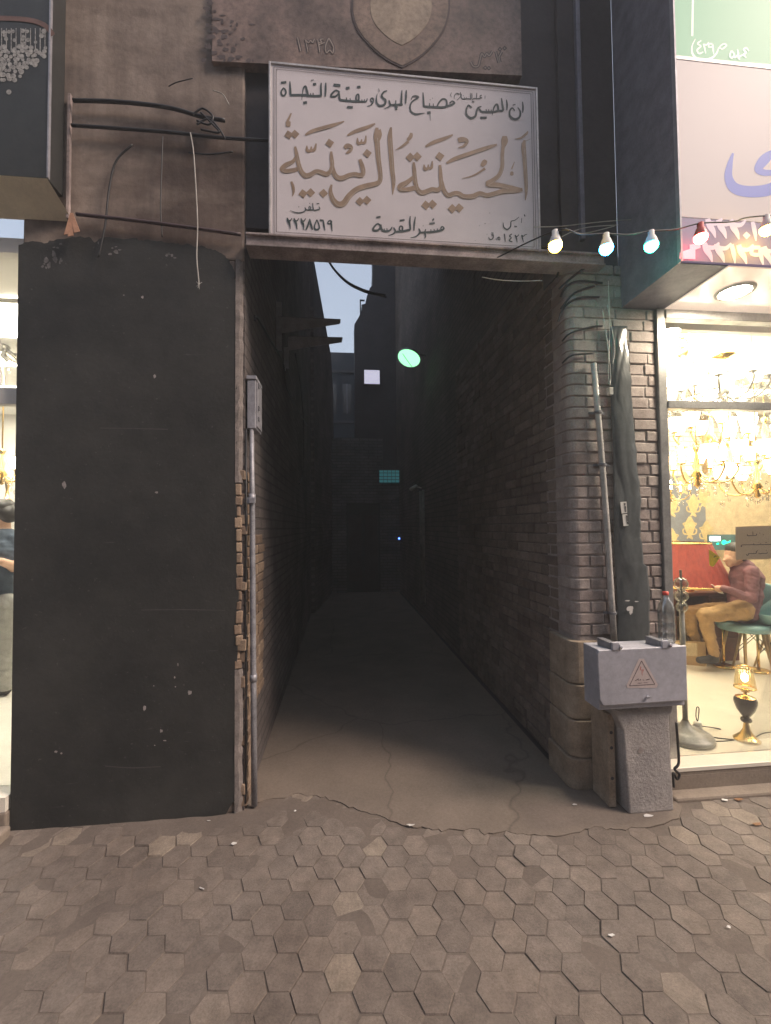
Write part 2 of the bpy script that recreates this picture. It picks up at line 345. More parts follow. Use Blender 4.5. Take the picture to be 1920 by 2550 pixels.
d = MB(); nx, ny = 220, 150
gx = lambda i: -4+9.0*i/nx
vs = [(gx(i), -5+5.35*j/ny, -.0032+.010*max(0, min(1, (-5+5.35*j/ny+.20)/.2))*(.6+.9*mathutils.noise.noise(V((gx(i)*7, j*.25, 7))))*(0 if gx(i) > 1.9 or inside(gx(i), -5+5.35*j/ny+.03) else 1)+.0055*mathutils.noise.noise(V((gx(i)*3, j*.132, 0)))) for j in range(ny+1) for i in range(nx+1)]
d.add(vs, [(j*(nx+1)+i, j*(nx+1)+i+1, (j+1)*(nx+1)+i+1, (j+1)*(nx+1)+i) for j in range(ny) for i in range(nx)])
d.build('pavement_bed', M['dust'], smooth=True)['kind'] = 'structure'
pv = MB(); W_, L_ = .150, .146
ru = V((math.cos(_a+.01), -math.sin(_a+.01), 0)); fu = V((math.sin(_a-.02), math.cos(_a-.02), 0))
for i in range(-38, 50):
    for j in range(-30, 28):
        c = V((-.999, -.652, 0)) + ru*(i*W_*.755) + fu*((j+.5*(i % 2))*L_)
        c += V((random.uniform(-.003, .003), random.uniform(-.003, .003), 0))
        lim = .06 if c.x > 2.1 else (.25 if -.5 < c.x < 1.4 else .10)
        if c.y > lim or c.y < -4.2 or c.x < -4 or c.x > 5 or (c.x > 1.95 and c.y > -.20) or (c.x < -1.86 and c.y > -.12): continue
        dz = random.gauss(0, .0016)-(.010 if inside(c.x, c.y) else 0); tx, ty = random.gauss(0, .012), random.gauss(0, .012); rot = random.gauss(0, .015); wj = random.uniform(.972, .993)
        ring = [(.5, 0), (.26, .5), (-.26, .5), (-.5, 0), (-.26, -.5), (.26, -.5)]
        def rp(s, z):
            out = []
            for (a, b) in ring:
                q = V((a*W_*s, b*L_*s, 0)); q = V((q.x*math.cos(rot)-q.y*math.sin(rot), q.x*math.sin(rot)+q.y*math.cos(rot), 0))
                p = c + ru*q.x + fu*q.y; p.z = z + dz + q.x*tx + q.y*ty; out.append(p)
            return out
        A_, B_, C_ = rp(wj, -.03), rp(wj, -.006), rp(wj*.962, 0)
        pv.add(A_+B_+C_, [tuple(range(12, 18))] + [(k, (k+1) % 6, (k+1) % 6+6, k+6) for k in range(6)] + [(k+6, (k+1) % 6+6, (k+1) % 6+12, k+12) for k in range(6)])
pv.build('pavement', M['paver'])['kind'] = 'structure'
a_ = MB(); poly = [(x, y, .004) for x, y in E_] + [(x, y, .004) for x, y in bk]
a_.prism(poly, (0, 0, -.02)); fl = a_.build('alley_floor', M['alley_floor']); fl['kind'] = 'structure'

# ------------------------------------------------------------------ left wall: plaster above black paint
t = thing('plaster_wall', 'stained beige plaster wall with black painted lower part, left of the alley', 'wall', (-1.24, .17, 0))
XL = -1.865
TP = MB(); TP.box(XL, -.64, .012, .36, 0, 3.36).box(XL, -.588, .010, .36, 3.36, 6.6); TP.build('plaster', M['plaster'], t, bevel=.012)
# black dado: rough top edge, rounded top right corner
top = [(46, 610), (80, 600), (110, 606), (140, 596), (180, 590), (222, 590), (236, 604), (262, 590), (300, 594), (335, 593), (345, 599), (362, 597), (390, 601), (430, 604), (447, 609), (470, 607), (484, 615), (500, 611), (512, 617), (535, 622), (556, 634), (572, 650), (582, 672), (586, 700)]
bot = [(588, 850), (590, 1000), (586, 1200), (591, 1300), (588, 1420), (594, 1500), (592, 1600), (589, 1700), (590, 1850), (587, 1990), (572, 2010)]
pb = [onY(x, y, 0) for x, y in top+bot]; pb = [V((min(p.x, -.615), 0, p.z)) for p in pb] + [V((-.70, 0, -.02)), V((XL-.002, 0, -.02))]
pb = [(p.x, 0, p.z) for p in pb]
q = []
for i, p in enumerate(pb):
    n_ = pb[(i+1) % len(pb)]; q.append(p); L = math.hypot(n_[0]-p[0], n_[2]-p[2])
    if L < .6 and i < len(top)+len(bot)-2:
        for k in (1, 2, 3): q.append((p[0]+(n_[0]-p[0])*k/4+random.uniform(-.006, .006), 0, p[2]+(n_[2]-p[2])*k/4+random.uniform(-.006, .006)))
B_ = MB(); B_.prism(q, (0, .02, 0)); dado = B_.build('black_dado', M['black'], t)
# patches of old whitewash and chips showing through the black
ch = MB()
def blob(mb, px, py, rx, ry, Y, n=9, tr=(0, 0, 1)):
    _eps[0] += 3e-6
    mb.add([onY(px+rx*math.cos(6.283*k/n)*random.uniform(.5, 1.15), py+ry*math.sin(6.283*k/n)*random.uniform(.5, 1.15), Y-.0014-(_eps[0] % .0008)) for k in range(n)], [tuple(range(n))])
for x, y, rx, ry in [(472, 1726, 6, 7), (402, 1820, 5, 5), (435, 1687, 2, 3), (437, 1710, 2, 2), (383, 1708, 2, 1.5), (410, 1844, 6, 2), (385, 1856, 2, 1.5), (360, 1763, 4, 9), (443, 1655, 2, 4), (139, 1872, 4, 4), (153, 1876, 3, 3), (355, 740, 4, 4), (308, 735, 3, 1.5), (385, 937, 4, 5), (160, 1207, 6, 10), (390, 1226, 4, 3), (523, 2043, 4, 2)]:
    blob(ch, x, y, rx, ry, 0)
ch.build('paint_chip', M['moss_plaster'], dado)
ch = MB()
for x, y, rx, ry in [(130, 640, 24, 30), (110, 660, 10, 12), (150, 655, 8, 14), (284, 632, 20, 12), (290, 620, 16, 8), (424, 640, 16, 8), (424, 632, 14, 3), (142, 612, 14, 9), (247, 612, 5, 14)]:
    for _ in range(4): blob(ch, x+random.uniform(-rx, rx)*.7, y+random.uniform(-ry, ry)*.7, rx*.3, ry*.3, 0)
ch.build('worn_whitewash', simple('worn_whitewash', (.16, .15, .15), .9, var=.5, scale=20, bmp=.4), dado)
ch = MB()
for P in ([(352, 1519, 2), (450, 1518, 2.5), (560, 1520, 1.5)], [(250, 1066, 1.5), (330, 1067, 2), (418, 1069, 1.2)], [(262, 1908, 2), (330, 1912, 3), (400, 1909, 1.5)]): stroke(ch, P, (0, 0, 1), 0)
ch.build('scratch', simple('dusty_scratch', (.075, .072, .07), .8, bmp=0), dado)
# crumbling brick edge at the corner
eb = MB(); e2 = MB(); zz = .85
while zz < 1.95:
    h = random.uniform(.055, .085); x0 = -.635+random.uniform(-.006, .006); x1 = -.597+random.uniform(-.012, .004)
    P = [(x0, -.004+random.uniform(-.004, .004), zz), (x1, .004+random.uniform(-.004, .008), zz), (x1, .16, zz), (x0, .16, zz)]
    P += [(a+random.uniform(-.004, .004), b, zz+h-.007) for a, b, c in P]; eb.hexa(P); zz += h
for za, zb in ((0, .85), (zz, 3.36)):
    n = int((zb-za)/.035); L_r = []
    for k in range(n+1):
        z = za+(zb-za)*k/n; q = random.uniform(-.008, .004)
        L_r.append([(-.637, .16, z), (-.637, -.003+random.uniform(-.002, .002), z), (-.612+q, .001+random.uniform(-.004, .004), z), (-.597+q, .012+random.uniform(-.004, .004), z), (-.590, .03, z), (-.588, .16, z)])
    e2.add([p for r in L_r for p in r], [(k*6+i, k*6+(i+1) % 6, (k+1)*6+(i+1) % 6, (k+1)*6+i) for k in range(n) for i in range(6)])
eb.build('broken_edge', M['brick_old'], t, bevel=.007); e2.build('plaster_edge', M['edge_plaster'], t)
eb = MB(); zz = .03
while zz < 2.0:
    h = random.uniform(.06, .08)
    for y0 in (.02, .23, .43):
        if y0 > .15 and not .5 < zz < 1.6: continue
        yy = y0+random.uniform(-.02, .02); ln = random.uniform(.17, .21); o = random.uniform(-.006, .006)
        P = [(-.66, yy, zz), (-.575+o, yy, zz), (-.575+o, yy+ln, zz), (-.66, yy+ln, zz)]
        P += [(a+random.uniform(-.004, .004), b+random.uniform(-.005, .005), zz+h-.008) for a, b, c in P]; eb.hexa(P)
    zz += h
eb.build('exposed_brick', M['brick_old'], t, bevel=.006)

# alley walls
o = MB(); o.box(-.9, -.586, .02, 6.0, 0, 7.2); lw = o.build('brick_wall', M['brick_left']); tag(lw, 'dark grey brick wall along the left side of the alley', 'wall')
rt_ = thing('brick_wall', 'tall dim brick wall along the right side of the alley', 'wall', (1.7, 4, 0))
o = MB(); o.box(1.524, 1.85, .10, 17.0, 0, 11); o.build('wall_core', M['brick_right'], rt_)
o = MB(); bricks(o, (1.512, .215, .02), (0, 1, 0), (-1, 0, 0), 2.6, 3.75, bd=.06); o.build('near_brick', M['brick_dark'], rt_, bevel=.006, seg=1)
# ------------------------------------------------------------------ right brick pier
t = thing('brick_pier', 'rounded brick pier with stone base blocks, right of the alley', 'pier', (1.85, .15, 0))
o = MB(); o.box(1.519, 2.16, .008, .40, 0, 3.42); o.build('mortar_core', M['mortar'], t, bevel=.05, seg=5)
o = MB(); zz = .97; r = 0; R_ = .06
while zz < 3.40:
    h = .0755
    # corner brick with a rounded outside arris
    l1 = .20 if r % 2 else .11; l2 = .11 if r % 2 else .21; j = random.uniform(-.003, .003)
    prof = [(1.512+l1, .0+j)] + [(1.512+R_-R_*math.cos(a), R_-R_*math.sin(a)+j) for a in [math.pi/2-k*math.pi/12 for k in range(7)]] + [(1.512, l2), (1.60, l2), (1.60, .1), (1.512+l1, .1)]
    o.prism([(x, y, zz+.005) for x, y in prof], (0, 0, h-.011))
    x = 1.512+l1+.011
    while x < 2.13:
        l = random.choice((.225, .225, .11)); b = min(x+l-.011, 2.135); jj = random.uniform(-.005, .005)
        if b-x > .03:
            P = [(x, .1, zz+.005), (b, .1, zz+.005), (b, jj, zz+.005+random.uniform(-.002, .002)), (x, jj, zz+.005)]
            P += [(a, c+random.uniform(-.002, .002), d+h-.011+random.uniform(-.002, .002)) for a, c, d in P]; o.hexa(P)
        x += l
    zz += h; r += 1
o.build('brick_course', M['brick'], t, bevel=.006)
zs = [.0, .20, .44, .665, .945]
for i in range(4):
    R_ = .07; x0 = 1.462-(.012 if i == 0 else 0)+.004*i; yb = -.03+.004*i; z0, z1 = zs[i]+.004, zs[i+1]-.003
    prof = [(1.98, yb)] + [(x0+R_-R_*math.cos(a), yb+R_-R_*math.sin(a)) for a in [math.pi/2-k*math.pi/12 for k in range(7)]] + [(x0, .28), (1.98, .28)]
    o = MB(); o.prism([(x, y, z0) for x, y in prof], (0, 0, z1-z0)); o.build('base_block', M['stone'], t, bevel=.008)
# wall between pier and shop, and dark facade above
o = MB(); o.box(2.14, 2.20, -.02, .32, .157, 3.2); fr = o.build('metal_jamb', M['frame'], t, bevel=.004)

t = thing('facade_wall', 'dark upper facade wall spanning above the alley behind the white signboard', 'wall', (.5, .1, 3.5))
o = MB(); o.box(-.64, 1.5, .05, .11, 3.60, 6.6); o.build('wall_panel', M['darkwall'], t)
o = MB(); o.box(1.5, 1.898, .02, .30, 3.43, 6.6); o.build('side_panel', M['darkwall'], t)
o = MB(); o.box(-.584, 1.508, .112, 3.6, 5.75, 6.6); o.build('added_upper_floor', M['darkwall'], t)  # unseen storey added over the alley to keep out sky light from above
for x in (1.62,):
    o = MB(); o.box(x, x+.03, -.012, .03, 3.62, 6.6); o.build('panel_rib', M['band'], t, bevel=.003)

# steel beam under the signboard
t = thing('steel_beam', 'rusty pale steel channel beam carrying the white signboard over the alley', 'beam', (.4, 0, 3.45))
o = MB(); p = onY(620, 605, -.07); 
o.box(-.56, 1.74, -.085, .05, 3.468, 3.482).box(-.56, 1.74, -.07, -.058, 3.412, 3.468).box(-.56, 1.74, -.085, .05, 3.40, 3.412)
o.build('channel', M['beam'], t, bevel=.003)
# ------------------------------------------------------------------ white signboard
SY = -.06
t = thing('signboard', 'white enamel signboard with gold and dark green Arabic lettering above the alley', 'sign', (.45, SY, 3.5))
c0, c1, c2, c3 = onY(673, 168, SY), onY(1333, 224, SY), onY(1336, 622, SY), onY(684, 590, SY)
x0, x1, z0, z1 = c0.x+.005, c1.x, c3.z, c1.z
o = MB(); o.box(x0, x1, SY+.001, SY+.035, z0, z1); o.build('board', M['sign_white'], t)
o = MB()
for a, b, c, d_ in ((x0-.014, x0, z0-.014, z1+.014), (x1, x1+.014, z0-.014, z1+.014)): o.box(a, b, SY-.006, SY+.04, c, d_)
o.box(x0, x1, SY-.006, SY+.04, z0-.014, z0).box(x0, x1, SY-.006, SY+.04, z1, z1+.014)
o.build('frame', M['sign_edge'], t, bevel=.002)
o = MB()
for k, ins in enumerate((.016, .030)):
    wd = .0028
    for (a, b, c, d_) in ((x0+ins, x1-ins, z1-ins-wd, z1-ins), (x0+ins, x1-ins, z0+ins, z0+ins+wd), (x0+ins, x0+ins+wd, z0+ins+wd, z1-ins-wd), (x1-ins-wd, x1-ins, z0+ins+wd, z1-ins-wd)):
        o.add([(a, SY-.0016, c), (b, SY-.0016, c), (b, SY-.0016, d_), (a, SY-.0016, d_)], [(0, 1, 2, 3)])
o.build('border_line', M['ink_brown'], t)
A = (660, 160, .2041); Bz = (980, 180, .2191); Cz = (680, 280, .2041); Dz = (980, 300, .2191); Ez = (670, 480, .1981); Fz = (900, 500, .2671)
o = MB()
for P in [
  [(225, 288, 18), (197, 335, 20), (208, 375, 22), (238, 378, 22), (256, 340, 20), (240, 300, 18), (218, 288, 16)], [(195, 224, 28), (260, 217, 28)],
  [(303, 208, 12), (308, 300, 24), (312, 375, 26)], [(306, 376, 28), (400, 374, 28), (510, 376, 28)],
  [(448, 436, 6), (456, 360, 10), (470, 290, 18), (495, 270, 24), (510, 320, 28), (522, 378, 30)], [(510, 382, 28), (600, 386, 26), (690, 384, 28)], [(685, 384, 26), (682, 300, 24), (686, 226, 14)],
  [(742, 224, 14), (740, 310, 24), (735, 394, 14)], [(588, 385, 14), (586, 348, 12)], [(556, 385, 12), (554, 352, 10)], [(585, 244, 28), (624, 240, 28)], [(560, 196, 9), (595, 189, 9)], [(468, 472, 32), (512, 464, 32)],
  [(900, 330, 20), (860, 320, 22), (812, 365, 24), (810, 392, 24), (860, 390, 24), (895, 360, 20), (905, 328, 20)], [(900, 330, 20), (906, 385, 24), (916, 430, 26), (960, 440, 26), (1060, 450, 26), (1150, 452, 24)],
  [(1140, 445, 20), (1112, 428, 18), (1118, 375, 16), (1140, 367, 18), (1146, 400, 20), (1142, 446, 22)], [(1140, 452, 24), (1190, 455, 20), (1235, 452, 18), (1248, 415, 8)], [(1185, 455, 12), (1181, 428, 10)], [(1214, 455, 12), (1211, 426, 10)],
  [(996, 440, 12), (993, 405, 12)], [(1042, 448, 12), (1037, 414, 12)], [(835, 250, 32), (920, 259, 32)], [(988, 291, 30), (1032, 286, 30)], [(1123, 277, 28), (1166, 275, 28)], [(1000, 520, 28), (1072, 526, 28)],
  [(1318, 465, 16), (1288, 440, 14), (1300, 414, 16), (1320, 420, 18), (1318, 465, 18), (1292, 495, 14), (1244, 513, 4)],
  [(1490, 323, 14), (1450, 338, 20), (1424, 380, 24), (1442, 412, 26), (1470, 440, 28), (1458, 490, 28), (1402, 506, 28), (1364, 470, 22), (1360, 410, 14), (1370, 358, 6)], [(1386, 292, 6), (1396, 332, 8)],
  [(1512, 438, 14), (1524, 480, 22), (1530, 500, 20), (1500, 524, 14), (1452, 540, 4)], [(1524, 496, 22), (1600, 494, 24), (1680, 490, 26)], [(1594, 492, 12), (1596, 440, 12)], [(1590, 494, 20), (1598, 530, 18), (1612, 556, 12)]]:
    stroke(o, P, A, SY)
for P in [
  [(96, 204, 10), (92, 290, 20), (88, 358, 22)], [(90, 362, 22), (40, 368, 22), (0, 368, 22)], [(36, 368, 20), (38, 400, 18), (24, 426, 12)], [(146, 203, 12), (143, 280, 20), (138, 354, 14)],
  [(200, 312, 8), (218, 276, 14), (256, 268, 18), (284, 285, 18), (240, 312, 18), (202, 345, 16), (188, 400, 18), (202, 450, 22), (250, 476, 24), (310, 470, 16), (354, 462, 6)],
  [(335, 228, 10), (340, 310, 20), (344, 388, 22)], [(340, 386, 24), (400, 392, 26), (480, 396, 26), (560, 398, 28), (600, 384, 24), (602, 320, 18), (560, 303, 20), (520, 340, 20), (494, 388, 18)], [(590, 388, 24), (650, 374, 26), (692, 350, 22), (668, 328, 16), (636, 352, 16)],
  [(410, 392, 12), (409, 350, 10)], [(455, 394, 12), (452, 355, 8)], [(384, 462, 30), (422, 455, 30)], [(414, 308, 8), (417, 316, 8)], [(440, 292, 8), (446, 298, 8)], [(416, 470, 5), (418, 550, 4)],
  [(1040, 264, 5), (1040, 300, 5)], [(1006, 260, 6), (986, 264, 8), (985, 282, 8), (1006, 292, 8), (960, 298, 9), (945, 296, 9), (946, 234, 8)], [(945, 296, 9), (905, 300, 9), (896, 320, 5)], [(894, 330, 9), (914, 326, 9)], [(872, 234, 6), (876, 294, 8)],
  [(890, 236, 8), (888, 296, 9), (842, 300, 9), (778, 298, 9), (772, 250, 8)], [(832, 300, 6), (828, 280, 5)], [(808, 300, 6), (804, 280, 5)], [(792, 262, 7), (796, 268, 7)], [(720, 318, 6), (764, 270, 8), (758, 224, 8)], [(736, 240, 7), (715, 240, 10), (694, 262, 8), (690, 302, 4)], [(720, 240, 8), (752, 248, 9)], [(660, 230, 4), (650, 256, 6), (658, 284, 4)],
  [(1000, 388, 10), (962, 402, 18), (945, 440, 20), (930, 498, 26), (880, 520, 28), (836, 490, 22), (826, 435, 18), (850, 375, 16), (890, 402, 14)], [(958, 400, 16), (986, 430, 20), (1010, 448, 24), (1130, 450, 24), (1190, 436, 24), (1242, 432, 24), (1236, 360, 22), (1228, 294, 12)], [(1055, 448, 12), (1052, 418, 10)], [(1085, 448, 12), (1082, 420, 10)], [(1112, 448, 12), (1110, 424, 10)],
  [(1124, 486, 5), (1130, 440, 12), (1150, 384, 18), (1180, 366, 22), (1192, 430, 24)], [(1284, 310, 10), (1290, 370, 20), (1288, 432, 12)], [(988, 515, 26), (1060, 515, 26)], [(892, 334, 8), (918, 338, 8)],
  [(1378, 436, 10), (1350, 405, 16), (1320, 440, 18), (1325, 500, 24), (1380, 534, 28), (1430, 510, 24), (1442, 450, 18), (1412, 398, 10)], [(1356, 372, 9), (1386, 365, 9)], [(1466, 334, 10), (1472, 400, 20), (1468, 458, 12)]]:
    stroke(o, P, Bz, SY)
o.build('top_line_lettering', M['ink_green'], t)
o = MB(); o2 = MB()
for P in [
  [(600, 136, 11), (632, 134, 11)], [(625, 172, 9), (637, 202, 15), (604, 215, 14), (560, 212, 14), (548, 128, 9)], [(562, 212, 14), (512, 212, 13), (500, 190, 10), (512, 170, 10), (524, 190, 11), (512, 214, 12), (470, 212, 13), (450, 182, 8)], [(455, 190, 10), (460, 215, 14), (430, 240, 13), (370, 251, 13), (310, 240, 10), (262, 218, 3)], [(508, 132, 13), (515, 134, 13)], [(370, 176, 15), (378, 177, 15)],
  [(228, 314, 12), (240, 350, 28), (258, 390, 24), (268, 454, 8)], [(238, 344, 20), (264, 350, 18), (290, 318, 8)], [(313, 318, 12), (325, 354, 28), (343, 394, 24), (353, 458, 8)], [(323, 348, 20), (349, 354, 18), (375, 320, 8)], [(402, 320, 12), (412, 356, 28), (430, 396, 24), (438, 464, 8)], [(410, 350, 20), (436, 356, 18), (462, 322, 8)],
  [(512, 326, 8), (492, 400, 22), (466, 466, 20)], [(512, 326, 10), (528, 400, 24), (546, 466, 16)], [(602, 338, 12), (576, 400, 16), (572, 445, 22), (596, 464, 24), (630, 448, 22), (626, 400, 16), (604, 340, 12)], [(638, 344, 26), (684, 348, 22)], [(680, 344, 16), (692, 420, 20), (703, 474, 8)], [(778, 346, 18), (748, 358, 16), (742, 384, 16), (772, 388, 16), (782, 350, 18), (786, 420, 20), (794, 484, 8)]]:
    stroke(o if P[0][1] < 280 else o2, P, Ez, SY)
o.build('small_lettering', M['ink_green'], t); o2.build('number_lettering', M['ink_green'], t)
o = MB(); o2 = MB(); o3 = MB()
for P in [
  [(178, 228, 12), (150, 214, 14), (116, 248, 18), (110, 274, 20), (150, 276, 20), (176, 250, 16), (180, 222, 14), (186, 260, 20), (210, 282, 20), (262, 278, 18), (288, 242, 8)], [(215, 280, 10), (212, 258, 8)], [(240, 278, 10), (237, 256, 8)], [(300, 248, 10), (316, 284, 18), (292, 310, 12), (250, 323, 3)],
  [(316, 288, 18), (370, 286, 20), (430, 274, 20), (455, 264, 18), (452, 200, 16), (456, 143, 8)], [(374, 284, 14), (354, 266, 12), (362, 236, 12), (384, 246, 14), (380, 282, 16)], [(504, 148, 6), (494, 210, 16), (490, 278, 10)], [(534, 258, 10), (546, 292, 18), (512, 330, 12), (458, 344, 3)], [(546, 296, 18), (640, 292, 20), (700, 284, 20), (750, 272, 20), (770, 256, 14), (752, 240, 12), (738, 262, 14)], [(590, 296, 16), (598, 330, 14), (590, 350, 6)], [(590, 294, 12), (600, 264, 10)],
  [(650, 290, 10), (647, 266, 8)], [(680, 286, 10), (677, 262, 8)], [(710, 280, 10), (707, 258, 8)], [(140, 155, 16), (179, 148, 16)], [(357, 184, 16), (403, 178, 16)], [(634, 213, 16), (684, 206, 16)], [(662, 184, 16), (676, 166, 14)], [(574, 238, 4), (578, 228, 4)],
  [(1470, 150, 4), (1430, 182, 7), (1396, 192, 8), (1390, 240, 12), (1360, 266, 13), (1328, 245, 10), (1322, 203, 5)], [(1490, 205, 5), (1496, 160, 5)], [(1518, 128, 9), (1526, 146, 9)], [(1424, 236, 8), (1450, 240, 8)],
  [(1494, 318, 9), (1502, 350, 11), (1512, 388, 5)], [(1494, 322, 8), (1512, 330, 8), (1524, 318, 7), (1546, 312, 4)], [(1432, 318, 10), (1446, 350, 12), (1452, 388, 5)], [(1438, 332, 9), (1456, 330, 8), (1467, 314, 5)], [(1404, 308, 8), (1380, 328, 9), (1398, 344, 9), (1378, 370, 11), (1408, 382, 9)], [(1332, 308, 11), (1338, 340, 10), (1343, 384, 5)],
  [(1284, 334, 6), (1274, 356, 8), (1290, 364, 8), (1288, 338, 6), (1266, 345, 6), (1262, 368, 5)], [(1250, 356, 7), (1256, 356, 7)], [(1228, 326, 7), (1214, 318, 7), (1228, 310, 7), (1230, 340, 9), (1214, 360, 10), (1192, 354, 8), (1188, 336, 4)], [(1212, 298, 6), (1233, 301, 6)], [(1194, 112, 6), (1198, 116, 6)], [(1098, 226, 4), (1100, 236, 4)], [(1150, 208, 6), (1156, 213, 6)], [(1168, 310, 5), (1172, 314, 5)], [(1060, 370, 5), (1064, 372, 5)]]:
    stroke(o if P[0][0] < 900 else (o2 if P[0][1] < 290 else o3), P, Fz, SY)
o.build('city_lettering', M['ink_green'], t); o2.build('small_lettering', M['ink_green'], t); o3.build('date_lettering', M['ink_green'], t)
o = MB(); hi = MB()
CS = [
  [(270, 415, 26), (285, 500, 46), (310, 620, 50), (342, 715, 56), (392, 768, 62), (450, 762, 60), (520, 722, 54), (580, 728, 58), (650, 752, 60), (700, 716, 50), (722, 640, 46), (714, 560, 46), (710, 475, 26)],
  [(715, 620, 44), (745, 740, 54), (790, 795, 62), (850, 800, 62), (930, 766, 56), (1000, 756, 58), (1070, 768, 60), (1100, 735, 54), (1090, 660, 54), (1058, 570, 40)],
  [(285, 530, 30), (240, 600, 46), (160, 640, 60), (108, 690, 56), (150, 716, 56), (230, 708, 54), (300, 690, 50)],
  [(715, 880, 24), (700, 960, 46), (730, 1060, 62), (790, 1120, 76), (860, 1108, 74), (930, 1015, 70), (1020, 940, 68), (1130, 900, 68), (1250, 872, 62), (1302, 835, 56), (1308, 740, 54), (1285, 560, 58), (1272, 400, 64), (1262, 290, 72), (1268, 185, 36)],
  [(1285, 215, 60), (1312, 270, 34), (1300, 340, 12)], [(1440, 180, 22), (1426, 300, 58), (1438, 480, 58), (1454, 700, 56), (1470, 850, 48), (1458, 1004, 10)],
  [(392, 276, 22), (480, 228, 46), (700, 165, 48), (868, 108, 12)], [(905, 282, 20), (1000, 232, 44), (1150, 180, 44), (1246, 136, 18)],
  [(222, 8, 18), (194, 70, 26), (176, 105, 34)], [(155, 140, 50), (182, 138, 78), (215, 138, 50)], [(870, 436, 40), (905, 408, 60), (948, 420, 50), (940, 466, 44), (890, 500, 18)],
  [(412, 405, 12), (418, 462, 40), (455, 466, 34), (468, 415, 14)], [(462, 462, 30), (505, 452, 38), (526, 378, 16)], [(1030, 310, 12), (1036, 372, 38), (1070, 370, 30), (1082, 325, 12)], [(1080, 372, 28), (1122, 362, 34), (1134, 282, 14)],
  [(222, 842, 26), (246, 910, 36), (250, 970, 26), (236, 1024, 8)]]
DS = [
  [(18, 338, 4), (100, 292, 26), (170, 236, 30)], [(160, 225, 36), (196, 180, 44), (202, 140, 28)], [(362, 298, 22), (450, 250, 42), (580, 204, 40), (674, 162, 16)], [(732, 226, 56), (790, 216, 58), (836, 236, 40), (800, 290, 30), (735, 308, 8)],
  [(600, 486, 22), (700, 435, 48), (900, 365, 48), (1080, 305, 44), (1176, 272, 18)], [(776, 660, 4), (900, 628, 16), (1000, 572, 22), (1040, 545, 30)], [(1000, 520, 36), (1030, 480, 60), (1050, 450, 36)],
  [(230, 475, 24), (235, 560, 44), (246, 680, 48), (268, 775, 52), (320, 822, 60), (400, 798, 56), (440, 785, 56), (500, 790, 56), (540, 750, 46), (536, 640, 46), (528, 505, 30)],
  [(545, 690, 44), (572, 790, 50), (620, 850, 54), (690, 830, 56), (740, 832, 56), (800, 864, 56), (900, 862, 58), (980, 830, 54), (1060, 850, 54), (1150, 830, 54), (1260, 802, 60), (1380, 796, 62), (1466, 785, 36)],
  [(1460, 790, 40), (1300, 756, 54), (1180, 735, 60), (1070, 722, 62), (1130, 680, 52), (1200, 620, 46), (1235, 520, 44), (1236, 400, 40), (1246, 290, 40)], [(1250, 290, 50), (1262, 230, 78), (1262, 176, 50)],
  [(228, 640, 34), (150, 705, 54), (78, 745, 62), (80, 782, 50), (150, 785, 52), (240, 765, 50)],
  [(346, 500, 12), (356, 548, 38), (388, 544, 28), (396, 500, 12)], [(396, 542, 26), (432, 532, 34), (440, 462, 14)], [(1490, 222, 24), (1478, 300, 52), (1490, 450, 46), (1502, 640, 44), (1508, 800, 34), (1498, 908, 8)],
  [(1376, 212, 6), (1450, 196, 20), (1508, 152, 28), (1528, 122, 10)], [(1450, 262, 4), (1490, 240, 6), (1560, 208, 3)], [(1376, 468, 6), (1342, 550, 16)], [(1326, 598, 30), (1344, 602, 50), (1364, 602, 30)]]
for L, tr in ((CS, Cz), (DS, Dz)):
    for P in L: stroke(o, P, tr, SY)
for L, tr in ((CS, Cz), (DS, Dz)):
    for P in L:
        if max(p[2] for p in P) > 44 and len(P) > 3: stroke(hi, [(x+wd*.18, y+wd*.30, wd*.13) for x, y, wd in P[1:-1]], tr, SY-.0014)
for x, y in ((190, 272), (266, 265), (365, 990), (458, 978), (615, 986), (1060, 1086), (1145, 1070), (690, 374), (1150, 500)): dot(o, x, y, 56, Cz, SY, 45+random.uniform(-8, 8)-4)
for x, y in ((190, 418), (268, 410), (526, 408), (368, 962), (442, 952), (668, 1002), (746, 994)): dot(o, x, y, 54, Dz, SY, 45+random.uniform(-8, 8)-4)
gl_ = o.build('gold_lettering', M['gold'], t); hi.build('lettering_highlight', M['gold_hi'], gl_)
# ------------------------------------------------------------------ old painted sign above
OY = -.02; Gz = (600, 0, .4442)
t = thing('painted_sign', 'faded brown painted sign with a drop shaped medallion, above the white board', 'sign', (.3, OY, 4.7))
pz = [onY(528, 152, OY), onY(1300, 188, OY)]
o = MB(); o.prism([(pz[0].x, OY, pz[0].z), (pz[1].x, OY, pz[1].z), (pz[1].x, OY, 6.4), (pz[0].x, OY, 6.4)], (0, .06, 0)); o.build('panel', M['mural'], t)
def drop(y_off, s):
    pts = []
    for x, y in [(905, 384), (1000, 330), (1080, 255), (1140, 170), (1170, 60), (1160, -60), (1100, -180), (900, -260), (700, -180), (635, -60), (620, 60), (650, 170), (720, 260), (810, 335)]:
        pts.append((900+(x-900)*s, 60+(y-60)*s))
    pts = crom([(a, b, 0) for a, b in pts+[pts[0]]], 5)[:-1]
    return [onY(600+a*.4442, b*.4442, OY) + V((0, y_off, 0)) for a, b, _ in pts]
o = MB(); o.prism(drop(-.004, 1.0), (0, .003, 0)); md = o.build('medallion', M['mural_dark'], t)
o = MB(); o.prism(drop(-.006, .965), (0, .003, 0)); o.build('rim', M['mural_mid'], md)
o = MB(); o.prism(drop(-.008, .62), (0, .002, 0)); o.build('cream_field', M['mural_pale'], md)
a = MB(); b = MB(); a2 = MB(); b2 = MB()
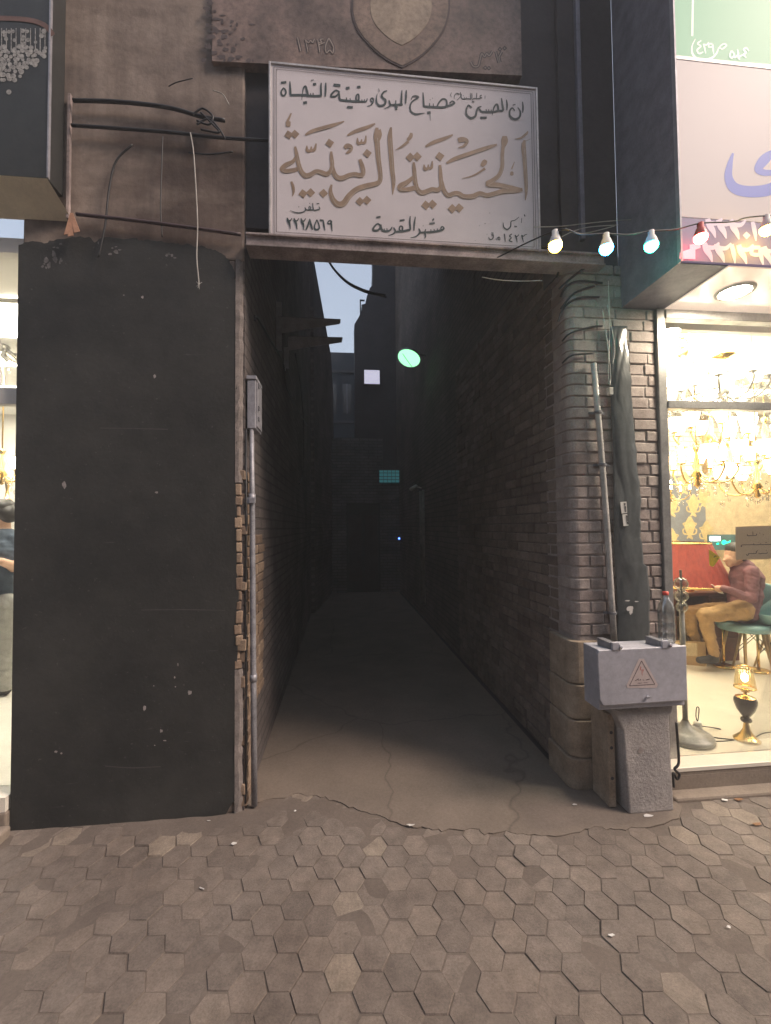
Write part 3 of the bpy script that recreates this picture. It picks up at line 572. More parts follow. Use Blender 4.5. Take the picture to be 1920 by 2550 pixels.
for P in [[(318, 210), (322, 230), (335, 288)], [(362, 222), (368, 250), (376, 294)], [(364, 226), (380, 240), (390, 226), (402, 238), (412, 218)], [(430, 222), (436, 250), (442, 294)], [(434, 240), (452, 236), (444, 222), (462, 218)], [(438, 250), (470, 238)], [(492, 214), (474, 260), (480, 296), (498, 280), (514, 298), (518, 262), (494, 214)],
          [(1410, 286), (1392, 312), (1378, 300), (1366, 318), (1350, 300), (1342, 330), (1330, 370), (1304, 372), (1288, 346)], [(1428, 288), (1436, 320), (1446, 352)], [(1446, 320), (1454, 350)], [(1446, 320), (1462, 290)]]:
    stroke(a if P[0][0] < 700 else a2, [(x, y, 17) for x, y in P], Gz, OY); stroke(b if P[0][0] < 700 else b2, [(x, y, 6) for x, y in P], Gz, OY-.0014)
for x, y in ((1452, 276), (1478, 270), (1370, 380), (1390, 382)): dot(a2, x, y, 14, Gz, OY); dot(b2, x, y, 6, Gz, OY-.0014)
for p_, q_ in ((a, b), (a2, b2)):
    ol = p_.build('painted_lettering', M['mural_dark'], t); q_.build('lettering_core', M['mural_light'], ol)
a = MB()
for _ in range(46):
    x, y = random.gauss(560, 32), random.gauss(90, 48); blob(a, x, min(y, 150), random.uniform(3, 13), random.uniform(2, 8), OY)
a.build('dark_stain', M['mural_dark'], t)['kind'] = 'stuff'
# ------------------------------------------------------------------ unseen house row added behind the camera to block low sky light
t = thing('added_house_row', 'added row of dark houses behind the viewer, blocking low sky light', 'house', (0, -14, 0))
o = MB(); o.box(-40, 40, -22, -14, -.05, 16); o.build('wall', M['darkwall'], t)
o = MB(); o.box(-40.2, 40.2, -22.2, -13.8, 16, 16.3); o.build('roof', M['step'], t)
for k in range(12):
    o = MB(); x = -34+k*6; o.box(x, x+1.6, -14.02, -13.97, 4.6, 6.4); o.build('window', M['black_ceramic'], t)
# ------------------------------------------------------------------ left wall services
t = thing('meter_cabinet', 'slim grey metal cabinet on the left alley wall', 'cabinet', (-.55, .12, 2.3))
o = MB(); o.box(-.574, -.522, .03, .22, 2.315, 2.62); o.build('body', M['steel_lt'], t, bevel=.004)
o = MB(); o.box(-.578, -.516, .024, .228, 2.622, 2.645); o.build('lid', M['steel_lt'], t, bevel=.003)
o = MB(); o.box(-.521, -.514, .05, .20, 2.33, 2.61); dr = o.build('door', M['steel_lt'], t, bevel=.002)
for z in (2.37, 2.44, 2.58):
    o = MB(); o.box(-.513, -.507, .06, .085, z, z+.025); o.build('hinge', M['steel'], dr)
t = thing('conduit_pipe', 'thick grey vertical conduit pipe below the meter cabinet', 'pipe', (-.545, .04, 0))
pp = [(-.548, .045, 2.31), (-.546, .045, 1.9), (-.540, .04, 1.2), (-.535, .04, .6), (-.53, .04, .02)]
o = MB(); o.tube(pp, [.013, .017, .018, .018, .018], 14); o.build('tube', M['pipe'], t, smooth=True)
for z, h in ((1.86, .05), (.76, .045)):
    o = MB(); o.lathe([(.017, 0), (.0225, 0), (.0225, h), (.017, h)], (-.546+(1.86-z)*.008, .043, z), 14); o.build('coupling', M['pipe'], t, smooth=True)
o = MB(); o.box(-.585, -.522, .018, .03, 1.85, 1.885).box(-.56, -.522, .012, .02, 1.85, 1.885); o.build('clamp', M['steel_lt'], t, bevel=.002)
o = MB(); o.tube([(-.578, .022, 2.31), (-.576, .018, 1.7), (-.58, .02, 1.2), (-.574, .016, .7), (-.577, .02, .05)], .006, 8); tag(o.build('thin_conduit', M['cable'], smooth=True), 'thin dark cable running down the broken edge beside the grey conduit', 'cable')
def bracket(px, py0, py1, pxr, yr0, yr1, yd0, yd1, label):
    tp = onX(px, py0, -.58); D = (tp-CAM).dot(FW); t = thing('steel_bracket', label, 'bracket', (-.58, tp.y, tp.z), 'steel brackets on the left alley wall')
    o = MB(); z0 = onX(px, py1, -.58).z; o.box(-.582, -.575, tp.y-.04, tp.y+.04, z0, tp.z).box(-.575, -.535, tp.y-.04, tp.y-.033, z0, tp.z); o.build('wall_bar', M['steel_lt'], t)
    y = tp.y-.045; q = [onY(px+8, yd0, y), onY(pxr, yr0, y), onY(pxr-2, yr1, y), onY(px+8, yd1, y)]
    o = MB(); o.prism([(p.x, y, p.z) for p in q], (0, .008, 0)); o.build('gusset', M['steel_lt'], t)
    o = MB(); x0 = q[0].x; zt = q[0].z; zr = q[1].z
    o.prism([(x0, y, zt), (q[1].x, y, zr), (q[1].x, y, zr+.006), (x0, y, zt+.006)], (0, .07, 0)); o.build('flange', M['steel'], t)
bracket(690, 757, 876, 848, 796, 806, 789, 830, 'upper nearer steel cantilever bracket with a tapered end against the sky')
bracket(709, 868, 920, 853, 841, 852, 838, 872, 'lower farther steel cantilever bracket beneath the first')
for P, lb in (([(615, 752), (640, 790), (675, 850), (705, 905), (712, 960), (735, 1010), (765, 1060)], 'black cable sagging along the left alley wall below the brackets'), ([(735, 880), (748, 960), (756, 1060), (754, 1180), (745, 1205)], 'dark drain hose hanging far along the left alley wall')):
    pts = [onX(x, y, -.56) for x, y in P]; pts = [V((-.56, max(.2, min(p.y, 5.5)), p.z)) for p in pts]
    o = MB(); o.tube([V(c) for c in crom([tuple(p) for p in pts], 5)], .009, 6); tag(o.build('cable', M['cable'], smooth=True), lb, 'cable')
# cables and rods across the plaster
def cable(P, r, lb, mat='cable', Y=-.03, sm=6, cat='cable', name='cable'):
    pts = [tuple(onY(x, y, Y)) for x, y in P]
    o = MB(); o.tube([V(c) for c in crom(pts, sm)], r, 7); return tag(o.build(name, M[mat], smooth=True), lb, cat)
cable([(182, 250), (300, 254), (420, 268), (500, 290), (560, 300)], .012, 'thick sooty cable, upper of the pair crossing the beige plaster')
cable([(178, 312), (300, 320), (430, 330), (540, 342), (672, 350)], .010, 'straight dark cable, lower of the pair crossing the beige plaster')
cable([(190, 533), (330, 548), (470, 566), (600, 584)], .011, 'rust brown rod crossing the plaster just above the black paint', 'ink_brown', cat='rod', name='rod')
cable([(330, 360), (290, 400), (272, 470), (262, 560), (245, 640)], .006, 'thin dark wire hanging down the plaster, left of two')
cable([(405, 340), (402, 440), (400, 520), (404, 590)], .004, 'faint thin wire hanging down the plaster, right of two')
cable([(470, 380), (520, 384), (580, 378)], .005, 'short dark cable end beside the corner of the plaster wall')
for i, P in enumerate([[(480, 285), (505, 270), (530, 290), (520, 310), (490, 300)], [(490, 310), (520, 296), (545, 320), (560, 345)], [(500, 280), (530, 310), (545, 330), (500, 322)], [(420, 215), (440, 205), (480, 195)], [(530, 225), (555, 235), (570, 260)]]):
    cable(P, .006 if i < 3 else .003, ['tangled black cable loop at the corner of the plaster wall', 'drooping black cable next to the tangled loop at the plaster corner', 'short tangled black cable under the loop at the plaster corner', 'thin curl of wire high on the plaster wall', 'pale thin wire curl at the right edge of the plaster wall'][i], 'cable' if i < 4 else 'wire_lt', Y=-.04)
sg = cable([(474, 330), (482, 380), (488, 470), (492, 560), (490, 640), (495, 700), (494, 716)], .0035, 'white knotted string dangling in front of the black wall', 'wire_lt', Y=-.06, cat='string', name='string')
o = MB()
for _ in range(7):
    p = onY(495, 708, -.06); o.tube([p, p+V((random.uniform(-.02, .02), random.uniform(-.01, .01), random.uniform(-.03, .02)))], .0015, 5)
o.build('frayed_knot', M['wire_lt'], sg)
o = MB(); p0 = onY(178, 530, -.05)
for dx, dz in ((-.02, -.13), (.0, -.14), (.035, -.115)): o.prism([p0+V((-.008, 0, 0)), p0+V((.008, 0, 0)), p0+V((dx+.018, -.01, dz)), p0+V((dx-.012, -.012, dz-.01))], (0, .004, 0))
tag(o.build('cloth_tag', M['tag_orange']), 'orange cloth strip tied below the left shop canopy corner', 'cloth')

# ------------------------------------------------------------------ end of the alley
o = MB(); o.prism([(-.60, 6.0, 0), (-.52, 6.0, 0), (-.226, 8.5, 0), (-.226, 12, 0), (-4, 12, 0), (-4, 6, 0)], (0, 0, 6.15))
t = thing('dark_house', 'unlit house at the alley end on the left, its parapet edge against the sky', 'house', (-1, 8, 0))
o.build('wall', M['brick_left'], t)
o = MB(); q = [(-.52, 6.0), (-.226, 8.5), (-3, 8.5), (-3, 6.0)]; zt = [7.18, 6.16, 6.16, 7.18]
o.hexa([(x, y, 6.14) for x, y in q]+[(x, y, z) for (x, y), z in zip(q, zt)]); o.build('parapet', M['darkwall'], t)
EY = 8.5
t = thing('end_wall', 'low dark brick wall closing the alley, with a doorway', 'wall', (.5, EY, 0))
o = MB(); o.box(-.3, 1.1, EY, EY+.3, 2.3, 4.0).box(-.3, .15, EY, EY+.3, 0, 2.3).box(1.02, 1.62, EY, EY+.3, 0, 3.0); o.build('brickwork', M['brick_end'], t)
o = MB(); o.box(.15, 1.02, EY+.1, EY+.15, 0, 2.3); dr = o.build('door', simple('dark_door', (.03, .04, .045), .5), t)
for x in (.2, .62):
    o = MB(); o.box(x, x+.34, EY+.085, EY+.1, .3, 2.0); o.build('door_panel', M['darkwall'], dr, bevel=.01)
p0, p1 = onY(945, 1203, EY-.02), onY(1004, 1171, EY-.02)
t = thing('glowing_brick_patch', 'small glowing teal patch with bars, standing in for lit brickwork over the alley end', 'window', (p0.x, EY, p0.z))  # glowing pane and bars built where the brickwork is lit teal
o = MB(); o.box(p0.x, p1.x, EY-.03, EY-.01, p0.z, p1.z); o.build('pane', emit('teal_patch_glow', (.10, .42, .46), .12), t)
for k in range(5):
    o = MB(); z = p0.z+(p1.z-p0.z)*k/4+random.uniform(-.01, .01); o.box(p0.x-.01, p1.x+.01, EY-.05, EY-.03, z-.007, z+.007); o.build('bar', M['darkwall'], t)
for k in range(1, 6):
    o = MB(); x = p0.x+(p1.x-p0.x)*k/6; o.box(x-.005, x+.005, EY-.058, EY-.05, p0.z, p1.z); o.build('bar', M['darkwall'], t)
t = thing('end_house', 'tall dark stepped house rising over the alley end on the right', 'house', (1.5, 9, 0))
prof = [(.40, 3.0), (.40, 7.20), (.52, 7.40), (.62, 7.62), (.60, 7.75), (.70, 7.78), (.75, 8.0), (.83, 8.22), (.90, 8.30), (.925, 8.9), (.925, 12), (4, 12), (4, 3.0)]
w0, w1 = onY(907, 957, EY+.4), onY(945, 923, EY+.4)
o = MB(); o.prism([(x, EY+.42, z) for x, z in prof], (0, .5, 0)); o.build('wall', M['darkwall'], t)
o = MB(); o.box(w0.x, w1.x, EY+.37, EY+.42, w0.z, w1.z); wn = o.build('window', emit('pale_lit_window', (.62, .60, .74), .55), t)
fx = .03; o = MB(); o.box(w0.x-fx, w0.x, EY+.35, EY+.42, w0.z-fx, w1.z+fx).box(w1.x, w1.x+fx, EY+.35, EY+.42, w0.z-fx, w1.z+fx).box(w0.x, w1.x, EY+.35, EY+.42, w0.z-fx, w0.z).box(w0.x, w1.x, EY+.35, EY+.42, w1.z, w1.z+fx); o.build('frame', M['darkwall'], wn)
o = MB(); p = onY(897, 760, EY+.4); o.box(p.x-.01, p.x+.02, EY+.4, EY+.44, 7.2, p.z+.16).box(p.x-.01, p.x+.12, EY+.4, EY+.44, p.z+.13, p.z+.16); o.build('antenna_bracket', M['darkwall'], t)
t = thing('far_house', 'distant flat topped house in blue dusk shade at the end of the alley', 'house', (0, 16, 0))
zt = onY(856, 878, 16).z
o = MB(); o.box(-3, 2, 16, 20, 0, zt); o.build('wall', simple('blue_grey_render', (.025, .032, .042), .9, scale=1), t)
o = MB(); o.box(-3.05, 2.05, 15.9, 16, zt-.9, zt-.8).box(-3.05, 2.05, 15.9, 16, zt-3.1, zt-3.0); o.build('ledge', M['darkwall'], t)
for x in (-.5, .12):
    o = MB(); o.box(x, x+.36, 15.94, 15.99, zt-2.7, zt-1.4); wn = o.build('window', M['black_ceramic'], t)
    o = MB(); o.box(x+.17, x+.19, 15.92, 15.94, zt-2.7, zt-1.4); o.build('mullion', M['band'], wn)
# hanging cable across the sky
for dy, lb in ((0, 'black cable sagging across the sky gap above the alley'), (5, 'second thinner black cable sagging just beside the first across the sky gap')):
    pts = [tuple(onY(x+dy*.6, y+dy, 4.0)) for x, y in [(770, 560), (803, 622), (830, 668), (862, 700), (895, 718), (922, 727), (960, 735)]]
    o = MB(); o.tube([V(c) for c in crom(pts, 5)], .017-.001*dy, 6); tag(o.build('cable', M['cable'], smooth=True), lb, 'cable')
# green street lamp
pl = onY(1018, 893, 4.6)
t = thing('street_lamp', 'green glowing oval street lamp on an arm from the right alley wall', 'street lamp', (pl.x, pl.y, pl.z))
vw = (CAM-pl).normalized(); ax = (vw*.5+(RT*-.34+UP*-.94)*.87).normalized()
GL = emit('green_lamp_glass', (.34, 1.0, .50), 1.1)
o = MB(); o.lathe([(.001, .055), (.10, .045), (.175, .015), (.195, -.01), (.195, -.02)], pl, 24, ax); o.build('lamp_glass', GL, t, smooth=True)
o = MB(); o.lathe([(.202, 0), (.202, -.05), (.15, -.10), (.07, -.14), (.001, -.15)], pl, 24, ax); o.build('lamp_hood', M['steel'], t, smooth=True)
o = MB(); o.tube([pl-ax*.12, pl+V((.12, .12, .16)), V((1.51, pl.y+.15, pl.z+.12))], .02, 8); o.build('arm', M['steel'], t, smooth=True)
o = MB(); u = ax.orthogonal().normalized(); o.tube([pl+ax*.058+u*.17, pl+ax*.064, pl+ax*.058-u*.17], .005, 6); o.build('guard_rod', M['cable'], t)
# pipes, camera and blue light on the right wall
for k, (px, lb) in enumerate(((1028, 'pale drainpipe, nearer of two on the dim right alley wall'), (1036, 'pale drainpipe, farther of two on the dim right alley wall'))):
    a, b = onX(px, 1226, 1.47), onX(px, 1400, 1.47); yy = 5.2-.25*k
    o = MB(); o.tube([(1.475, yy, 2.35), (1.475, yy, .3)], .022, 8); tag(o.build('drain_pipe', M['pipe_pale'], smooth=True), lb, 'pipe')
t = thing('wall_camera', 'small white security camera at the top of the drainpipes', 'camera', (1.38, 5.1, 2.38))
o = MB(); o.tube([(1.47, 5.1, 2.40), (1.36, 5.1, 2.42)], .012, 6); o.build('arm', M['white'], t)
o = MB(); o.tube([(1.38, 5.12, 2.43), (1.26, 5.0, 2.36)], .035, 10); o.build('housing', M['white'], t, smooth=True)
p = onY(994, 1341, EY-.05); t = thing('indicator_light', 'tiny blue indicator light glowing in the dark alley end', 'light', (p.x, p.y, p.z))
o = MB(); o.ball(p, .022); o.build('led', emit('blue_led', (.1, .25, 1), 4), t, smooth=True)
o = MB(); o.box(p.x-.06, p.x+.06, p.y+.022, p.y+.05, p.z-.06, p.z+.06); o.build('casing', M['darkwall'], t)

# ------------------------------------------------------------------ right pier services
t = thing('leaning_pipe', 'pale conduit pipe leaning down the brick pier into the box', 'pipe', (1.74, -.03, 1))
o = MB(); o.tube([onY(x, y, -.035) for x, y in ((1478, 905), (1489, 1030), (1500, 1160), (1513, 1330), (1522, 1480), (1530, 1600))], .0185, 14); o.build('tube', M['pipe_pale'], t, smooth=True)
for y, x in ((1030, 1489), (1160, 1500), (1530, 1526)):
    p = onY(x, y, -.035); o = MB(); o.lathe([(.018, 0), (.025, .002), (.025, .016), (.018, .018)], p, 14); o.box(p.x-.05, p.x+.06, -.015, -.008, p.z, p.z+.016); o.build('clamp', M['steel'], t)
# crumpled sheet with stickers
t = thing('plastic_sheet', 'dark crumpled plastic sheet strip hung on the brick pier beside the pipe', 'sheet', (1.88, -.03, 1))
o = MB(); rows = []; NR = 110; NC = 20
for j in range(NR+1):
    y = 812+(1606-812)*j/NR; f = j/NR
    nz = lambda a, b_: mathutils.noise.noise(V((a, b_, 5.5))); xl = 1519+17*f + 5*nz(j*.045, 0); xr = 1562+46*min(1, f*1.15) + (9 if f > .75 else 0) + 7*nz(j*.07, 9)+3*nz(j*.32, 4)
    rows.append([onY(xl+(xr-xl)*i/NC, y, -.022 - .016*abs(mathutils.noise.noise(V((i*.10+j*.02, j*.045, 3)))) - .003*abs(mathutils.noise.noise(V((i*.32-j*.11, j*.2, 8)))) - .014*math.sin(math.pi*i/NC)) for i in range(NC+1)])
o.add([p for r in rows for p in r], [(j*(NC+1)+i, j*(NC+1)+i+1, (j+1)*(NC+1)+i+1, (j+1)*(NC+1)+i) for j in range(NR) for i in range(NC)])
s_ = o.build('sheet', M['sheet'], t, smooth=True); sm = s_.modifiers.new('s', 'SOLIDIFY'); sm.thickness = .003
o = MB()
for x, y, rx, ry in ((1568, 1515, 9, 8), (1572, 1522, 5, 10), (1585, 1498, 6, 1.5), (1562, 1496, 7, 2)): blob(o, x, y, rx, ry, -.052)
o.build('torn_patch', M['paper'], t)
for i, (q, lb) in enumerate((([(1545, 1250), (1560, 1249), (1562, 1277), (1548, 1279)], 'upper white phone number sticker'), ([(1550, 1281), (1562, 1280), (1565, 1309), (1553, 1310)], 'lower white phone number sticker'))):
    o = MB(); o.prism([onY(x, y, -.052) for x, y in q], (0, .002, 0)); st = tag(o.build('sticker', M['paper'], t), lb)
    o = MB(); a = q[0]
    for k in range(9): 
        yy = a[1]+3+k*2.6; xx = a[0]+8+(k*.35); stroke(o, [(xx, yy, 1), (xx+random.uniform(4, 5.5), yy+random.uniform(-.8, .8), 1)], (0, 0, 1), -.0525)
    o.build('digit', M['ink'], st)
# cable bundle draped over the pier corner
for i, P in enumerate([[(1390, 800), (1405, 765), (1440, 742), (1492, 740)], [(1395, 740), (1412, 712), (1445, 700), (1500, 705)], [(1392, 720), (1425, 690), (1470, 660), (1505, 655)], [(1385, 690), (1400, 665), (1440, 650), (1500, 640)], [(1396, 770), (1430, 730), (1480, 712)], [(1400, 850), (1420, 830), (1470, 815), (1500, 812)], [(1385, 660), (1410, 640), (1450, 640), (1480, 652)], [(1400, 905), (1425, 885), (1480, 880)]]):
    q = [tuple(onY(x, y, .02 if x < 1410 else -.025)) for x, y in P]; o = MB(); o.tube([V(c) for c in crom(q, 5)], .007, 6)
    tag(o.build('cable', M['cable'], smooth=True), ['lowest thick black cable draped over the pier top', 'black cable draped across the pale bricks of the pier top', 'black cable rising steeply across the pier top', 'black cable just under the beam at the pier top', 'slanting black cable between the draped ones on the pier top', 'black cable lying in a brick joint below the draped bundle', 'short black cable tucked beneath the beam end', 'bottommost black cable in a brick joint of the pier'][i], 'cable', 'cables draped over the brick pier')
for i, P in enumerate([[(1200, 690), (1240, 697), (1290, 700), (1350, 699)], [(1398, 590), (1430, 575), (1470, 565), (1540, 560)], [(1408, 568), (1440, 580), (1470, 578), (1530, 563)], [(1330, 565), (1400, 563), (1500, 552), (1600, 545), (1690, 540), (1800, 520), (1920, 500)], [(1500, 770), (1512, 850), (1520, 930), (1518, 960)], [(1512, 760), (1530, 860), (1526, 905)], [(1515, 700), (1518, 820), (1514, 925), (1520, 960)]]):
    cable(P, .0028, ['pale thin wire drooping under the beam', 'loose strand of wire tangled above the yellow bulb', 'second loose wire strand tangled beside the blue bulb', 'thin wire strung high toward the shop sign', 'thin wire hanging down the pier, nearest the bricks', 'curved thin wire beside the hanging strip on the pier', 'thin wire hanging straight down between pier and strip'][i], 'wire_lt' if i < 4 else 'pipe_pale', Y=-.12, name='wire', cat='wire')
o = MB(); p = onY(1520, 965, -.07); o.box(p.x-.015, p.x+.015, -.08, -.05, p.z-.05, p.z); tag(o.build('junction_box', M['pipe_pale'], bevel=.004), 'little pale junction box at the end of the hanging wires on the pier', 'junction box')
o = MB(); q = [tuple(onY(x, y, -.16)) for x, y in [(1684, 1800), (1688, 1850), (1690, 1900), (1680, 1915), (1692, 1928), (1686, 1940), (1676, 1925), (1678, 1960)]]; o.tube([V(c) for c in crom(q, 5)], .008, 7)
tag(o.build('cable', M['cable'], smooth=True), 'thick black cable coiled down behind the stone pedestal at the shop step', 'cable')
# ------------------------------------------------------------------ electric box, pedestal, bottle
t = thing('electric_box', 'blue grey electric meter box with triangular warning sticker on a stone pedestal', 'electric box', (1.74, -.25, .65))
bx0, bx1, by0, by1, bz0, bz1 = 1.462, 2.018, -.33, -.16, .662, .982
o = MB(); o.box(bx0+.012, bx1-.006, by0+.02, by1, bz0-.035, bz1-.006); o.build('body', M['box_paint'], t, bevel=.006)
o = MB(); c = .03
o.prism([(bx0+c, by0, bz0-.004), (bx1-.004, by0, bz0+.002), (bx1, by0, bz1), (bx0+.01, by0, bz1-.006), (bx0, by0, bz1-.03), (bx0+.008, by0, bz0+.03)], (0, .019, 0)); dr = o.build('door', M['box_paint'], t, bevel=.006, seg=3)
o = MB(); kx = onY(1612, 1742, by0).x; o.tube([(kx, by0-.014, .70), (kx, by0, .70)], .008, 10).box(kx-.016, kx+.014, by0-.016, by0-.011, .699, .706); o.build('latch', M['steel_lt'], dr)
for x in (1536, 1660):
    p = onY(x-7, 1605, by0); t0 = MB(); t0.box(p.x-.012, p.x+.03, by0-.004, by0+.012, bz1-.01, bz1+.035); hg = t0.build('hinge_lug', M['box_paint'], t, bevel=.003)
    t0 = MB(); t0.prism([(p.x-.015, by0+.01, bz1+.03), (p.x+.02, by0+.01, bz1+.03), (p.x-.005, by0+.10, bz1+.04), (p.x-.04, by0+.10, bz1+.04)], (0, 0, -.05)); t0.build('hasp', M['steel'], hg)
    t0 = MB(); t0.tube([(p.x+.03, by0, bz1+.012), (p.x+.045, by0-.002, bz1+.005)], .012, 8); t0.build('bolt', M['steel_lt'], hg)
Wz = (1440, 1560, .16807)
o = MB(); q = [(900, 480), (975, 480), (1180, 860), (1160, 910), (730, 912), (715, 870)]; o.prism([onY(1440+x*.16807, 1560+y*.16807, by0-.0012) for x, y in q], (0, .0008, 0)); st = o.build('warning_sticker', M['sticker'], dr)
o = MB()
for P in [[(938, 510, 8), (760, 878, 8)], [(760, 878, 8), (1135, 858, 8)], [(1135, 858, 8), (938, 510, 8)]]: stroke(o, P, Wz, by0-.0012, False)
for P in [[(850, 800, 9), (880, 785, 10), (905, 800, 9)], [(920, 780, 9), (925, 800, 9)], [(955, 790, 8), (975, 798, 8)], [(1005, 795, 10), (1035, 785, 12), (1060, 782, 9)], [(880, 840, 6), (950, 838, 6)], [(965, 836, 6), (1030, 832, 6)], [(840, 805, 6), (900, 770, 5)]]: stroke(o, P, Wz, by0-.0012, False)
o.build('sticker_text', M['ink_brown'], st)
o = MB()
for P in [[(928, 595, 12), (918, 650, 12), (945, 640, 10), (948, 690, 8)], [(962, 630, 10), (965, 665, 9)], [(944, 690, 7), (950, 730, 5)]]: stroke(o, P, Wz, by0-.0012, False)
o.build('lightning_bolt', M['red_ink'], st)
t = thing('stone_pedestal', 'rough grey stone pedestal block under the electric box', 'pedestal', (1.8, -.22, 0))
o = MB()
def zf(p): return onY(*p, -.28)
Q = [onY(x, y, -.275) for x, y in ((1526, 1768), (1676, 1757), (1678, 1775), (1668, 1785), (1673, 1900), (1680, 2026), (1568, 2032), (1558, 1900), (1552, 1820), (1540, 1795))]
o.prism([(p.x, -.275, max(p.z, 0.0)) for p in Q], (0, .13, 0)); bm_ = o.build('block', M['pedestal'], t, bevel=.012, seg=3)
o = MB(); o.box(1.665, 1.90, -.144, -.03, 0, .60); o.build('backing', M['step'], t, bevel=.01)
o = MB(); o.box(1.585, 1.63, -.215, -.04, .01, .56); pl_ = o.build('side_plate', M['stone'], t, bevel=.005)
o = MB()
for z in (.18, .36, .45): o.tube([(1.607, -.2165, z), (1.607, -.2145, z)], .010, 10)
o.build('bolt_hole', M['ink'], pl_)
o = MB(); blob(o, 1596, 1868, 8, 10, -.276); o.build('chipped_pit', M['mortar'], bm_)
o = MB()
for k in range(16): blob(o, random.uniform(1535, 1676), 1768-(k % 8)*1.3+random.uniform(-1, 3), random.uniform(2, 6), random.uniform(1, 2.5), -.276)
for k in range(26): blob(o, random.uniform(1572, 1670), random.uniform(1790, 2015), random.uniform(1, 3.5), random.uniform(.7, 2), -.276)
ck = o.build('pale_chip', M['moss_plaster'], bm_); ck['kind'] = 'stuff'
t = thing('water_bottle', 'clear plastic water bottle with red cap standing on the electric box', 'bottle', (0, 0, 0))
bp = onY(1661, 1590, -.225); bp.z = bz1-.004; t.location = bp; t['_base'] = tuple(bp)
o = MB(); prof = [(.001, 0), (.040, .002), (.046, .012), (.046, .06), (.044, .066), (.0465, .072), (.0465, .12), (.044, .128), (.0465, .136), (.0465, .185), (.043, .215), (.033, .245), (.020, .268), (.014, .278), (.014, .292)]
o.lathe(prof, bp, 24); o.build('bottle', M['glass_bottle'], t, smooth=True)
o = MB(); o.lathe([(.015, .285), (.0165, .287), (.0165, .306), (.001, .308)], bp, 20); o.build('cap', M['red'], t, smooth=True)

# ------------------------------------------------------------------ string of coloured bulbs
BY = -.62
cols = [((1383, 610), (1, .66, .06), 'yellow lit round bulb beside the signboard corner', 38), ((1510, 617), (.03, .48, 1.0), 'cyan blue lit bulb, next right of the yellow one', 38), ((1622, 610), (.03, 1.0, .55), 'green lit bulb by the edge of the shop sign', 38), ((1745, 590), (1.0, .06, .05), 'red lit bulb in front of the phone numbers', 38), ((1910, 570), (1.0, .72, .08), 'yellow lit bulb at the right end of the string', 38)]
wp = []
for i, ((x, y), c, lb, s) in enumerate(cols):
    p = onY(x, y, BY); t = thing('light_bulb', lb, 'light bulb', (p.x, p.y, p.z), 'coloured bulbs on the string')
    o = MB(); o.lathe([(.033, .004), (.0335, -.008), (.029, -.02), (.018, -.031), (.001, -.035)], p, 20); o.build('globe', emit('lit_bulb_%s' % lb.split()[0], tuple(.25+.75*q for q in c) if 0 else c, s), t, smooth=True)
    o = MB(); o.lathe([(.033, .004), (.031, .018), (.021, .045), (.016, .05), (.016, .075), (.001, .078)], p, 20); o.build('socket', M['white'] if i != 3 else M['red'], t, smooth=True)
    wp.append((p.x, p.y, p.z+.075))
full = [(-.3+1.30, -.10, 3.40)]
for a, b in zip(wp[:-1], wp[1:]): full += [a, ((a[0]+b[0])/2, a[1], (a[2]+b[2])/2-.012)]
full += [wp[-1], (3.4, BY, 3.5)]
o = MB(); o.tube([V(c) for c in crom(full, 5)], .004, 6); tag(o.build('bulb_wire', M['cable'], smooth=True), 'black wire carrying the coloured bulbs in front of the shop sign', 'wire')
# ------------------------------------------------------------------ right shop: canopy sign
CX, CY, CZ = 1.90, -.52, 3.16
t = thing('shop_sign', 'large box sign with green and white panels and phone numbers over the right shop', 'shop sign', (CX, CY, CZ))
zA = onY(1700, 152, CY).z; zB = onY(1692, 542, CY).z
RX = 6.5
o = MB(); o.box(CX, RX, CY+.02, .02, CZ+.004, 6.6); o.build('casing', M['band'], t)
o = MB(); o.box(CX-.006, CX+.004, CY-.008, CY+.02, CZ, 6.6); o.build('edge_trim', M['steel_lt'], t)
o = MB(); o.box(CX+.006, RX, CY, CY+.02, zA+.03, 6.6); gp = o.build('green_panel', emit('green_backlit_film', (.17, .42, .26), .30), t)
o = MB(); o.box(CX+.006, RX, CY-.002, CY+.02, zA+.008, zA+.028); o.build('glossy_tape', M['frame'], t)
o = MB(); o.box(CX+.006, RX, CY, CY+.02, zB+.008, zA+.006); wpn = o.build('white_panel', emit('white_backlit_film', (.50, .43, .42), .25), t)
o = MB(); o.box(CX+.006, RX, CY, CY+.02, CZ+.01, zB); pp_ = o.build('phone_panel', emit('violet_backlit_film', (.17, .13, .22), .35), t)
Hz = (1640, 0, .3164)
o = MB()
for P in [[(712, 402, 10), (690, 378, 16), (670, 392, 16), (688, 412, 16), (670, 430, 16), (690, 455, 10)], [(682, 430, 14), (650, 438, 14), (628, 455, 16), (642, 468, 10)], [(620, 388, 10), (626, 430, 16), (596, 456, 12)], [(574, 398, 12), (560, 436, 14), (576, 456, 14), (596, 430, 14), (574, 398, 12)],
          [(500, 385, 12), (478, 372, 10), (512, 346, 12), (534, 356, 12), (502, 386, 12), (476, 376, 12), (455, 420, 14), (415, 458, 18), (330, 476, 22), (272, 432, 18), (262, 370, 12), (290, 306, 6)],
          [(424, 346, 12), (398, 346, 12), (396, 370, 12), (424, 366, 12), (426, 350, 12), (430, 395, 13), (434, 428, 7)], [(354, 344, 13), (364, 385, 13), (372, 422, 7)], [(356, 350, 12), (380, 352, 12), (394, 330, 6)], [(336, 318, 10), (308, 344, 13), (332, 364, 13), (304, 394, 14), (320, 422, 14), (352, 408, 8)],
          [(271, -60, 17), (268, 100, 17), (265, 285, 17)], [(693, 500, 20), (790, 508, 20), (1200, 540, 20)]]: stroke(o, P, Hz, CY, k=7)
o.build('white_lettering', emit('lit_white_letter', (.62, .62, .55), .5), gp)
o = MB()
